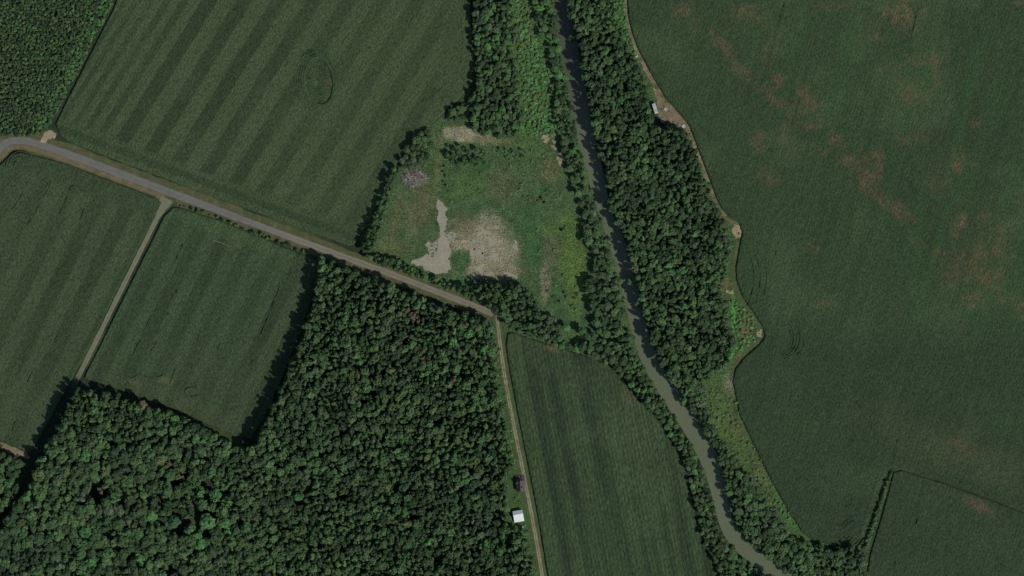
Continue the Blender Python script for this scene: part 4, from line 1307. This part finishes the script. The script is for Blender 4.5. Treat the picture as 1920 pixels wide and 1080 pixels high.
# ---- shrubs in the bright west bank meadow, the meadow and the east grass
SHZ = [([(960, -10), (1000, -10), (1030, 120), (1040, 200), (1045, 250), (990, 255), (982, 180), (968, 80)], 300, {'bright green': 4, 'mid green': 3, 'olive green': 1.5}, 2.6, [(980, 40, 'in the upper bright west bank meadow'), (1005, 130, 'in the middle of the bright west bank meadow'), (1015, 220, 'in the lower bright west bank meadow')], 'shrubs of the bright west bank meadow'),
       ([(830, 262), (1040, 275), (1060, 350), (1085, 390), (980, 400), (840, 380), (826, 320)], 26, {'mid green': 3, 'dark green': 2, 'olive green': 1}, 2.1, [(870, 330, 'in the grass below the dark clump'), (990, 300, 'in the upper right clearing grass'), (1050, 370, 'near the meadow top edge')], 'shrubs of the upper clearing'),
       ([(1000, 410), (1085, 405), (1090, 580), (1050, 605), (1020, 590)], 14, {'mid green': 3, 'bright green': 1, 'dark green': 1}, 2.2, [(1040, 430, 'in the upper riverside meadow'), (1060, 520, 'in the middle of the riverside meadow'), (1050, 590, 'at the riverside meadow bottom')], 'shrubs of the riverside meadow'),
       ([(1320, 722), (1380, 745), (1386, 790), (1420, 850), (1470, 945), (1500, 1000), (1470, 990), (1400, 890), (1345, 810)], 110, {'mid green': 3, 'olive green': 3, 'bright green': 1.5}, 2.2, [(1350, 760, 'in the upper olive grass strip'), (1400, 860, 'in the middle of the olive grass strip'), (1460, 960, 'in the lower olive grass strip')], 'shrubs of the olive grass strip'),
       ([(1366, 560), (1395, 575), (1420, 610), (1415, 640), (1385, 660), (1370, 640)], 55, {'bright green': 4, 'mid green': 3}, 2.2, [(1380, 590, 'in the bright grass wedge by the wood edge'), (1395, 640, 'at the lower side of the bright grass wedge')], 'shrubs of the bright grass wedge'),
       ([(1150, -10), (1168, -10), (1182, 70), (1200, 125), (1188, 128), (1168, 70)], 90, {'bright green': 4, 'mid green': 3}, 2.4, [(1162, 30, 'in the green margin at the path top'), (1182, 95, 'in the green margin by the brown path')], 'shrubs of the green margin by the path'),
       ([(930, 612), (934, 640), (944, 720), (957, 800), (968, 860), (958, 884), (945, 800), (932, 720), (924, 640)], 36, {'bright green': 2, 'mid green': 4}, 2.2, [(940, 660, 'on the wood side of the upper dirt lane'), (960, 800, 'on the wood side of the lane above the cabin')], 'shrubs beside the dirt lane'),
       ([(958, 920), (977, 925), (988, 1000), (1000, 1080), (990, 1080), (978, 1010), (955, 940)], 22, {'bright green': 1, 'mid green': 4}, 1.8, [(970, 935, 'between the cabin and the white shed'), (995, 1040, 'on the lane verge below the shed')], 'shrubs around the cabin yard')]
LIM = [50, 26, 14, 45, 25, 25, 30, 15]
for k, (poly, n, wts, r0, anc, grp) in enumerate(SHZ):
    ps = scatter(poly, lambda x, y, g: r0 * (.5 + 1.3 * g.random(len(x)) ** 2), 60 + k, n * 14, .62 if n > 50 else .95)[:n]
    if k == 7:
        ps = [p for p in ps if not (960 < p[0] < 986 and (890 < p[1] < 922 or 954 < p[1] < 982))]
    wood(ps, lambda x, y, g: 'bush', lambda x, y, g: pick_look(x, y, g, wts), lambda x, y, r, g: r * MPP * g.uniform(.55, 1.0), anc, grp, 'shrub', 80 + k, LIM[k], 'scattered_shrubs', 'smaller ' + grp, cat='shrub', gain=1.25)

# ---- low growth leaning over the water
wb = []
for tab, sg, lo, hi in ((RL, -1, 20, 1070), (RR, 1, 660, 1000)):
    for k in range(85 if sg < 0 else 35):
        y = random.uniform(lo, hi); x = float(river_edge(tab, y)) + sg * random.uniform(-2.5, 3)
        wb.append((x, y, random.uniform(1.8, 4.4)))
wood(wb, lambda x, y, g: 'bush', lambda x, y, g: pick_look(x, y, g, {'mid green': 4, 'bright green': 1.2, 'dark green': 2, 'olive green': .8}), lambda x, y, r, g: r * MPP * g.uniform(.9, 1.6),
     [(1048, 80, 'leaning over the upper river from its left bank'), (1085, 260, 'on the left waterline by the sandy bank'), (1130, 430, 'on the waterline of the meadow'), (1190, 640, 'on the waterline near the meadow tip'), (1240, 745, 'on the left waterline below the bend'),
      (1315, 870, 'on the left waterline beside the southern field'), (1370, 1020, 'on the left waterline near the bottom edge'), (1290, 760, 'on the right waterline below the bend'), (1365, 920, 'on the right waterline of the lower river')],
     'shrubs along the waterline', 'shrub', 47, cat='shrub', name='bank_shrub', gain=1.1)

# ---- young dense growth, top left
NW = [(-40, -30), (226, -30), (206, 15), (160, 105), (120, 182), (92, 236), (70, 252), (36, 254), (-40, 252)]
rg = np.random.default_rng(55)
its = []
for (x, y, r) in scatter(NW, lambda x, y, g: 3.4 * (.65 + .7 * g.random(len(x))), 56, 20000, .64):
    e = (x + .53 * y) > 190 + 20 * rg.normal() * .5
    look = pick_look(x, y, rg, {'bright green': 2.2, 'mid green': 4, 'dark green': 1} if e else {'dark green': 4, 'mid green': 3, 'olive green': 1, 'very dark green': 1.5})
    its.append(('bush', x, y, r * 1.1, (2.4 if not e else 1.6) + rg.uniform(-.4, .5), jit(LOOKS[look], rg)))
merged('young_thicket', its, 'dense young thicket of low trees in the top left corner', 'thicket')

# ---- weeds, tussocks
def tussocks(name, poly, n, seed, cols, label, cat, h=.5, s=.32, avoid=()):
    rng = np.random.default_rng(seed)
    poly = np.array(poly, float)
    x = rng.uniform(poly[:, 0].min(), poly[:, 0].max(), n * 3); y = rng.uniform(poly[:, 1].min(), poly[:, 1].max(), n * 3)
    ok = inside(x, y, poly) & (fbm(x, y, 14, seed) > .42)
    for q in avoid:
        ok &= ~inside(x, y, np.array(q, float))
    x, y = x[ok][:n], y[ok][:n]
    m = len(x)
    X = (x - 960) * MPP; Y = (540 - y) * MPP
    ang = rng.uniform(0, 6.28, m); hh = h * rng.uniform(.5, 1.6, m); w = s * rng.uniform(.5, 1.5, m)
    V = []; F = []; C = []
    col = np.array(cols)[rng.integers(len(cols), size=m)] * rng.uniform(.75, 1.25, m)[:, None]
    for q in range(3):
        a = ang + q * 2.09
        dx, dy = np.cos(a) * w, np.sin(a) * w
        c0 = np.stack([X - dy * .6, Y + dx * .6, np.full(m, .03)], 1); c1 = np.stack([X + dy * .6, Y - dx * .6, np.full(m, .03)], 1)
        c2 = np.stack([X + dx, Y + dy, hh], 1)
        V.append(np.stack([c0, c1, c2], 1).reshape(-1, 3)); C.append(np.repeat(col, 3, 0))
    V = np.concatenate(V); C = np.concatenate(C)
    F = np.arange(len(V)).reshape(-1, 3)
    tag(link(name, mesh_np(name, V, F, M_LEAF, C)), label, cat, kind='stuff')


tussocks('meadow_weeds', CLR, 9000, 71, [G_MID * 1.2, G_OLIVE * 1.1, G_BRIGHT * .9, (.14, .13, .08)], 'weeds and grass tussocks over the clearing and west bank', 'weeds', .5, .4,
         [YARD, [(858, 415), (940, 405), (975, 445), (980, 525), (865, 525), (866, 500), (885, 490), (872, 465)], [(830, 238), (915, 240), (912, 268), (825, 268)]])
tussocks('bank_weeds', BK, 4500, 72, [G_MID, G_OLIVE, G_BRIGHT, (.15, .11, .06)], 'weeds and tussocks on the eastern bank grass', 'weeds', .7, .45)

# ================================================================== BUILT THINGS
def seams(name, c0, c1, period, axis='X', rough=.45, metallic=.0, spec=.4):
    m, nt, b = new_mat(name)
    N, L = nt.nodes, nt.links
    tc = N.new('ShaderNodeTexCoord')
    wv = N.new('ShaderNodeTexWave'); wv.wave_type = 'BANDS'; wv.bands_direction = axis
    wv.inputs['Scale'].default_value = 0.314 / period; wv.inputs['Distortion'].default_value = .2
    L.new(tc.outputs['Object'], wv.inputs['Vector'])
    nz = N.new('ShaderNodeTexNoise'); nz.inputs['Scale'].default_value = .8; nz.inputs['Detail'].default_value = 4
    L.new(tc.outputs['Object'], nz.inputs['Vector'])
    ad = N.new('ShaderNodeMath'); ad.operation = 'MULTIPLY'
    L.new(wv.outputs['Fac'], ad.inputs[0]); L.new(nz.outputs[0], ad.inputs[1])
    rp = N.new('ShaderNodeValToRGB')
    rp.color_ramp.elements[0].color = (*c0, 1); rp.color_ramp.elements[1].color = (*c1, 1)
    rp.color_ramp.elements[1].position = .5
    L.new(ad.outputs[0], rp.inputs[0]); L.new(rp.outputs[0], b.inputs['Base Color'])
    bp = N.new('ShaderNodeBump'); bp.inputs['Strength'].default_value = .4; bp.inputs['Distance'].default_value = .03
    L.new(wv.outputs['Fac'], bp.inputs['Height']); L.new(bp.outputs[0], b.inputs['Normal'])
    b.inputs['Roughness'].default_value = rough; b.inputs['Metallic'].default_value = metallic; b.inputs['Specular IOR Level'].default_value = spec
    return m


M_TIN = seams('painted_tin', (.56, .61, .62), (.78, .82, .83), .9, 'X')
M_SHINGLE = seams('dark_shingles', (.075, .062, .062), (.115, .097, .095), .35, 'X', .9, 0, .1)
M_SIDING = seams('wood_siding', (.16, .12, .09), (.22, .17, .12), .2, 'Z', .8, 0, .1)
M_PALE_WALL = seams('pale_siding', (.45, .45, .42), (.55, .55, .52), .25, 'X', .7, 0, .2)
M_DECK = seams('deck_boards', (.07, .055, .05), (.11, .09, .08), .15, 'X', .85, 0, .1)
M_GLASS = plain('window_glass', (.03, .04, .05), .1, .5, .1)
M_TRIM = plain('white_trim', (.6, .6, .58), .6, .3, .08)
M_DARK = plain('dark_metal', (.05, .05, .055), .5, .4, .2)
M_RUBBER = plain('tyre_rubber', (.025, .025, .025), .9, .1, .2)
M_CAMPER = plain('weathered_white_panel', (.40, .43, .45), .55, .3, .14, 1.2)
M_WHITEB = plain('white_boards', (.62, .61, .57), .8, .2, .15)
M_GREYB = plain('grey_boards', (.25, .24, .25), .85, .2, .25)
M_BRUSH = tint_surface('dry_sticks', [(.8, .75, 1.25, (1, 1), 0)])


def gable_roof(mb, x0, x1, xr, y0, y1, ze, zr, th=.12, ze2=None):
    """two slopes about a ridge along y at xr"""
    ze2 = ze if ze2 is None else ze2
    mb.prism([(x0, ze), (xr, zr), (xr, zr + th), (x0, ze + th)], y0, y1)
    mb.prism([(x1, ze2), (x1, ze2 + th), (xr + .002, zr + th - .001), (xr + .002, zr - .001)], y0, y1)


# ---- dark cabin
X, Y = P(976, 911)
cab = empty('cabin', (X, Y, 0), math.radians(3))
tag(cab, 'small cabin with steep dark brown roof and a shaded deck beside the dirt lane', 'cabin')
W2, L2 = 2.9, 3.7
b = MB(); b.box(-W2, W2, -L2, L2, 0, 3.0); b.prism([(-W2, 3.0), (W2, 3.0), (-.2, 5.3)], -L2, L2); b.build('wall', M_SIDING, cab)
r = MB(); gable_roof(r, -3.35, 3.35, -.2, -4.05, 4.05, 2.75, 5.6); rf = r.build('roof', M_SHINGLE, cab)
c = MB(); c.box(.9, 1.4, -1.6, -1.1, 3.6, 6.1); c.box(.84, 1.46, -1.66, -1.04, 6.1, 6.22); c.build('chimney', M_DARK, rf)
d = MB(); gable_roof(d, 1.75, 3.95, 2.85, -3.3, -.6, 3.75, 4.95)
dm = empty  # dormer: ridge east-west on the western slope
d = MB()
d.add([(-3.3, 1.4, 3.3), (-3.3, 3.9, 3.3), (-3.3, 2.65, 4.85), (-.6, 2.65, 4.85), (-2.0, 1.4, 3.95), (-2.0, 3.9, 3.95)], [(0, 2, 3, 4), (1, 5, 3, 2), (0, 1, 2), (0, 4, 5, 1), (4, 3, 5)])
d.build('dormer', M_SHINGLE, cab)
dk = MB(); dk.box(-3.1, 3.1, 4.06, 7.5, .35, .5)
for (x, y) in ((-2.9, 4.3), (2.9, 4.3), (-2.9, 7.3), (2.9, 7.3)): dk.box(x - .08, x + .08, y - .08, y + .08, 0, .348)
dk.build('deck', M_DECK, cab)
pr = MB(); pr.add([(-3.2, 4.06, 3.0), (3.2, 4.06, 3.0), (3.2, 5.6, 2.6), (-3.2, 5.6, 2.6), (-3.2, 4.06, 2.9), (3.2, 4.06, 2.9), (3.2, 5.6, 2.5), (-3.2, 5.6, 2.5)], [(0, 1, 2, 3), (7, 6, 5, 4), (0, 4, 5, 1), (1, 5, 6, 2), (2, 6, 7, 3), (3, 7, 4, 0)])
for x in (-3, 3): pr.box(x - .07, x + .07, 5.4, 5.54, .502, 2.52)
pr.build('porch_roof', M_SHINGLE, cab)
rl_ = MB()
for x in np.linspace(-3, 3, 9): rl_.box(x - .03, x + .03, 7.36, 7.42, .5, 1.4)
rl_.box(-3.06, 3.06, 7.34, 7.44, 1.4, 1.48)
for y in np.linspace(5.7, 7.2, 4): rl_.box(-3.06, -3.0, y - .03, y + .03, .5, 1.4); rl_.box(3.0, 3.06, y - .03, y + .03, .5, 1.4)
rl_.box(-3.07, -2.99, 5.6, 7.33, 1.4, 1.48); rl_.box(2.99, 3.07, 5.6, 7.33, 1.4, 1.48)
rl_.build('railing', M_DECK, cab)
dr = MB().box(-.45, .45, 3.69, 3.76, .5, 2.5).build('door', M_DARK, cab)
MB().box(.3, .36, 3.76, 3.82, 1.4, 1.5).build('handle', M_TRIM, dr)
for (x, y) in ((2.88, -1.6), (2.88, 1.5)):
    w_ = MB().box(x, x + .07, y - .55, y + .55, 1.1, 2.3).build('window', M_TRIM, cab)
    MB().box(x + .05, x + .085, y - .45, y + .45, 1.2, 2.2).build('pane', M_GLASS, w_)
tb = empty('deck_table', (0, 0, 0)); tb.location = cab.matrix_world @ Vector((0, 0, 0))
mw = Vector((X, Y, 0)); ca, sa = math.cos(math.radians(3)), math.sin(math.radians(3))
def cabp(x, y, z): return (X + x * ca - y * sa, Y + x * sa + y * ca, z)
tb.location = cabp(-.4, 6.5, .5)
tag(tb, 'dark round table standing on the cabin deck', 'table')
t_ = MB(); t_.tube((0, 0, .7), (0, 0, .75), .55, .55, 16); t_.build('tabletop', M_GREYB, tb)
t_ = MB(); t_.tube((0, 0, 0), (0, 0, .698), .06, .05, 8); t_.tube((0, 0, 0), (0, 0, .04), .3, .28, 12); t_.build('leg', M_DARK, tb)
gr = empty('barbecue_grill', cabp(1.4, 6.6, .5))
tag(gr, 'small dark grill standing on the cabin deck beside the table', 'grill')
g_ = MB(); g_.box(-.4, .4, -.25, .25, .6, .85); g_.build('firebox', M_DARK, gr, .03)
g_ = MB(); g_.prism([(-.24, .852), (.24, .852), (.18, 1.05), (-.18, 1.05)], -.4, .4, 'x'); g_.build('lid', M_GREYB, gr)
for x in (-.33, .33):
    for y in (-.18, .18): MB().tube((x, y, 0), (x, y, .6), .025, .025, 6).build('leg', M_DARK, gr)

# ---- white roofed shed
X2, Y2 = P(972, 967.5)
sh = empty('metal_shed', (X2, Y2, 0), math.radians(10))
tag(sh, 'shed with bright white metal roof, offset ridge, beside the dirt lane', 'shed')
b = MB(); b.box(-3.5, 3.5, -4.0, 4.0, 0, 2.6)
b.prism([(-4.0, 2.6), (4.0, 2.6), (4.0, 2.75), (1.4, 3.9), (-4.0, 2.62)], -3.5, 3.5, 'x'); b.build('wall', M_PALE_WALL, sh)
r = MB()
r.prism([(-4.3, 2.62), (1.5, 4.42), (1.5, 4.5), (-4.3, 2.7)], -3.75, 3.75, 'x'); r.prism([(1.502, 4.42), (4.25, 2.72), (4.25, 2.8), (1.502, 4.5)], -3.75, 3.75, 'x')
rf = r.build('roof', M_TIN, sh)
MB().prism([(1.3, 4.5), (1.5, 4.58), (1.72, 4.46), (1.5, 4.54)], -3.76, 3.76, 'x').build('ridge_cap', M_TRIM, rf)
dr = MB(); dr.box(3.502, 3.57, -2.2, .2, .05, 2.3); dr = dr.build('door', M_GREYB, sh)
MB().box(3.57, 3.63, -.2, -.1, 1.1, 1.3).build('handle', M_DARK, dr)
w_ = MB().box(3.502, 3.56, 1.2, 2.4, 1.1, 2.0).build('window', M_TRIM, sh)
MB().box(3.55, 3.575, 1.3, 2.3, 1.2, 1.9).build('pane', M_GLASS, w_)


def pile(name, cx, cy, n, rx, ry, h, ln, th, mat, label, cat, seed, cols=None, rz=0):
    r = np.random.default_rng(seed)
    mb = MB(); C = []
    for i in range(n):
        a = r.uniform(0, 6.28); q = math.sqrt(r.uniform(0, 1))
        x, y = q * rx * math.cos(a), q * ry * math.sin(a)
        z = h * max(.02, 1 - q * q) * r.uniform(.5, 1) + th
        t = r.uniform(0, 6.28); l = ln * r.uniform(.4, 1.1) / 2; dz = r.uniform(-.25, .25) * l
        k = th * r.uniform(.5, 1.3)
        n0 = len(mb.v)
        mb.tube((x - math.cos(t) * l, y - math.sin(t) * l, max(th, z - dz)), (x + math.cos(t) * l, y + math.sin(t) * l, max(th, z + dz)), k, k * .6, 6)
        if cols is not None: C.append(np.tile(np.array(cols[r.integers(len(cols))]) * r.uniform(.8, 1.2), (len(mb.v) - n0, 1)))
    me = bpy.data.meshes.new(name)
    me.from_pydata([tuple(v) for v in mb.v], [], mb.f)
    if cols is not None:
        a = me.attributes.new('tint', 'FLOAT_COLOR', 'POINT'); tc = np.ones((len(mb.v), 4), np.float32); tc[:, :3] = np.concatenate(C)
        a.data.foreach_set('color', tc.ravel())
    me.materials.append(mat)
    X, Y = P(cx, cy)
    o = link(name, me, None, (X, Y, 0)); o.rotation_euler = (0, 0, rz)
    return tag(o, label, cat)


pile('brush_pile', 777, 334, 560, 9.5, 6.6, 2.2, 5.0, .15, M_BRUSH, 'wide heap of dry grey brush and branches in the upper left clearing', 'brush pile', 5,
     [(.30, .28, .235), (.21, .19, .16), (.09, .08, .065), (.40, .375, .32), (.14, .125, .105)])
pile('board_heap', 980, 988, 16, 1.0, .8, .4, 1.4, .07, M_WHITEB, 'small heap of pale boards just below the white roofed shed', 'board heap', 6)
pile('log_heap', 1206, 130, 14, 1.7, .9, .3, 2.2, .12, M_DEADWOOD, 'few pale logs lying beside the brown path above the trailer', 'log heap', 8, rz=-1.0)
pile('branch_heap', 1374, 716, 60, 4.5, 5.0, .4, 2.6, .07, M_DEADWOOD, 'scatter of bleached branches where the grass strip begins below the wood', 'branch heap', 9)


def pale_log(name, a, b, r, label, mat=M_DEADWOOD, cat='log'):
    (x0, y0), (x1, y1) = P(*a), P(*b)
    X, Y = (x0 + x1) / 2, (y0 + y1) / 2
    mb = MB(); mb.tube((x0 - X, y0 - Y, r), (x1 - X, y1 - Y, r), r, r * .75, 10)
    dx, dy = x1 - X, y1 - Y
    mb.tube((dx * .3, dy * .3, r), (dx * .3 - dy * .35, dy * .3 + dx * .35, r * 1.6), r * .45, r * .2, 7)
    o = mb.build(name, mat); o.location = (X, Y, 0.03)
    tag(o, label, cat)


pale_log('fallen_log', (1225, 165), (1230, 177), .22, 'long pale log lying in the grass above the trailer')
pale_log('fallen_branch', (1007, 447), (1011, 458), .12, 'white fallen branch in the upper left of the riverside meadow', cat='branch')
pale_log('fallen_branch', (1002, 500), (1006, 510), .12, 'white fallen branch on the west side of the riverside meadow', cat='branch')
pale_log('fallen_branch', (400, 450), (432, 462), .12, 'pale pole lying along the crop rows in the square field', cat='branch')
bpy.data.objects['fallen_branch.002'].location.z = 1.5

# plank bundle beside the path
def pallet(px, py, rz, n, ln, pitch, bw, mat, label, h=1):
    X, Y = P(px, py)
    o = empty('pallet_stack', (X, Y, 0.12), rz)
    tag(o, label, 'pallet stack', 'slatted stacks around the trailer yard')
    w = pitch * (n - 1)
    for k in range(n):
        y = -w / 2 + pitch * k
        b = MB(); b.box(-ln / 2, ln / 2, y - bw / 2, y + bw / 2, .15 * 1 + .45 * h, .15 + .45 * h + .12)
        b.build('top_board', mat, o)
    for x in (-ln * .38, 0, ln * .38):
        MB().box(x - .08, x + .08, -w / 2 - bw / 2, w / 2 + bw / 2, .0, .148 + .45 * h).build('bearer', M_DARK, o)
    return o


pallet(1248, 205, math.radians(48), 3, 2.3, .82, .42, M_WHITEB, 'stack of three white boards with dark gaps in the middle of the tan yard')
pallet(1242.5, 225.5, math.radians(8), 4, 3.0, .82, .55, M_GREYB, 'grey slatted stack of four boards directly below the trailer')
pallet(1274, 234, math.radians(10), 3, 2.0, .75, .5, M_GREYB, 'smaller grey slatted stack near the path at the yard end')
pallet(1281.5, 236.5, math.radians(25), 3, 2.5, .85, .5, M_WHITEB, 'pale slatted stack nearest the brown path at the yard end')
pallet(1265, 229.5, math.radians(-5), 2, 2.4, .5, .3, M_GREYB, 'narrow grey pair of boards between the two yard end stacks and trailer')
pallet(1194, 106, math.radians(35), 2, 2.2, .7, .4, M_WHITEB, 'pair of white boards beside the path by the upper wood notch')

# ---- trailer
X3, Y3 = P(1228, 203.5)
tr = empty('camper_trailer', (X3, Y3, 0.12), math.radians(17))
tag(tr, 'long grey white camper trailer parked on the wood edge by the tan yard', 'trailer')
b = MB(); b.box(-1.3, 1.3, -3.9, 3.9, .55, 2.75); bd = b.build('body', M_CAMPER, tr, .12)
b = MB(); b.box(-1.18, 1.18, -3.75, 3.75, 2.752, 2.80); rf = b.build('roof', M_CAMPER, tr, .02)
MB().box(-.35, .35, .4, 1.3, 2.802, 3.05).build('air_conditioner', M_TRIM, rf, .05)
MB().box(-.25, .25, -1.4, -.9, 2.802, 2.95).build('roof_vent', M_DARK, rf, .03)
MB().box(.6, .95, -2.4, -2.05, 2.802, 2.92).build('roof_vent', M_DARK, rf, .03)
MB().box(-.2, .2, 2.4, 2.8, 2.802, 2.93).build('roof_vent', M_GREYB, rf, .03)
MB().box(-1.2, 1.2, -3.74, -3.1, 2.803, 2.83).build('end_panel', M_TRIM, rf)
dr = MB().box(1.302, 1.35, .3, 1.0, .65, 2.45).build('door', M_TRIM, tr)
MB().box(1.35, 1.4, .38, .45, 1.4, 1.55).build('handle', M_DARK, dr)
for y in (-2.6, -1.0, 2.3):
    w_ = MB().box(1.302, 1.34, y - .55, y + .55, 1.5, 2.2).build('window', M_DARK, tr)
    MB().box(1.33, 1.355, y - .48, y + .48, 1.57, 2.13).build('pane', M_GLASS, w_)
for x in (-1.12, 1.12):
    for y in (-.5, .45):
        wh = MB().tube((x - .1, y, .33), (x + .1, y, .33), .33, .33, 18).build('wheel', M_RUBBER, tr)
        MB().tube((x - .108, y, .33), (x + .108, y, .33), .17, .17, 14).build('rim', M_TRIM, wh)
b = MB(); b.tube((-.9, 3.9, .5), (0, 5.1, .5), .05, .05, 6); b.tube((.9, 3.9, .5), (0, 5.1, .5), .05, .05, 6); b.tube((0, 5.0, 0), (0, 5.0, .6), .05, .05, 6); b.build('hitch', M_DARK, tr)

pale_log('river_snag', (1093, 262), (1104, 270), .25, 'bare pale snag lying in the river below the sandy bank', cat='snag')

tussocks('lane_weeds', [(930, 605), (946, 640), (968, 790), (985, 900), (1014, 1080), (996, 1080), (968, 1000), (962, 950), (960, 890), (940, 740)], 900, 73, [G_MID * 1.2, G_OLIVE, G_BRIGHT], 'weeds on the grassy wood side of the dirt lane', 'weeds', .5, .4,
         [[(962, 886), (990, 886), (990, 924), (964, 924)], [(958, 952), (986, 952), (988, 984), (960, 984)]])

rw = np.random.default_rng(91)
wood(WEEDY, lambda x, y, g: 'bush', lambda x, y, g: pick_look(x, y, g, {'dark green': 2, 'mid green': 3}), lambda x, y, r, g: r * MPP * g.uniform(1.2, 1.8),
     [(835, 335, 'in the short row right of the brush pile'), (1055, 432, 'alone in the upper riverside meadow'), (1060, 556, 'in the lower riverside meadow'), (1019, 376, 'in the pair above the meadow corner')], 'lone shrubs of the clearing', 'shrub', 92, cat='shrub', name='lone_shrub')
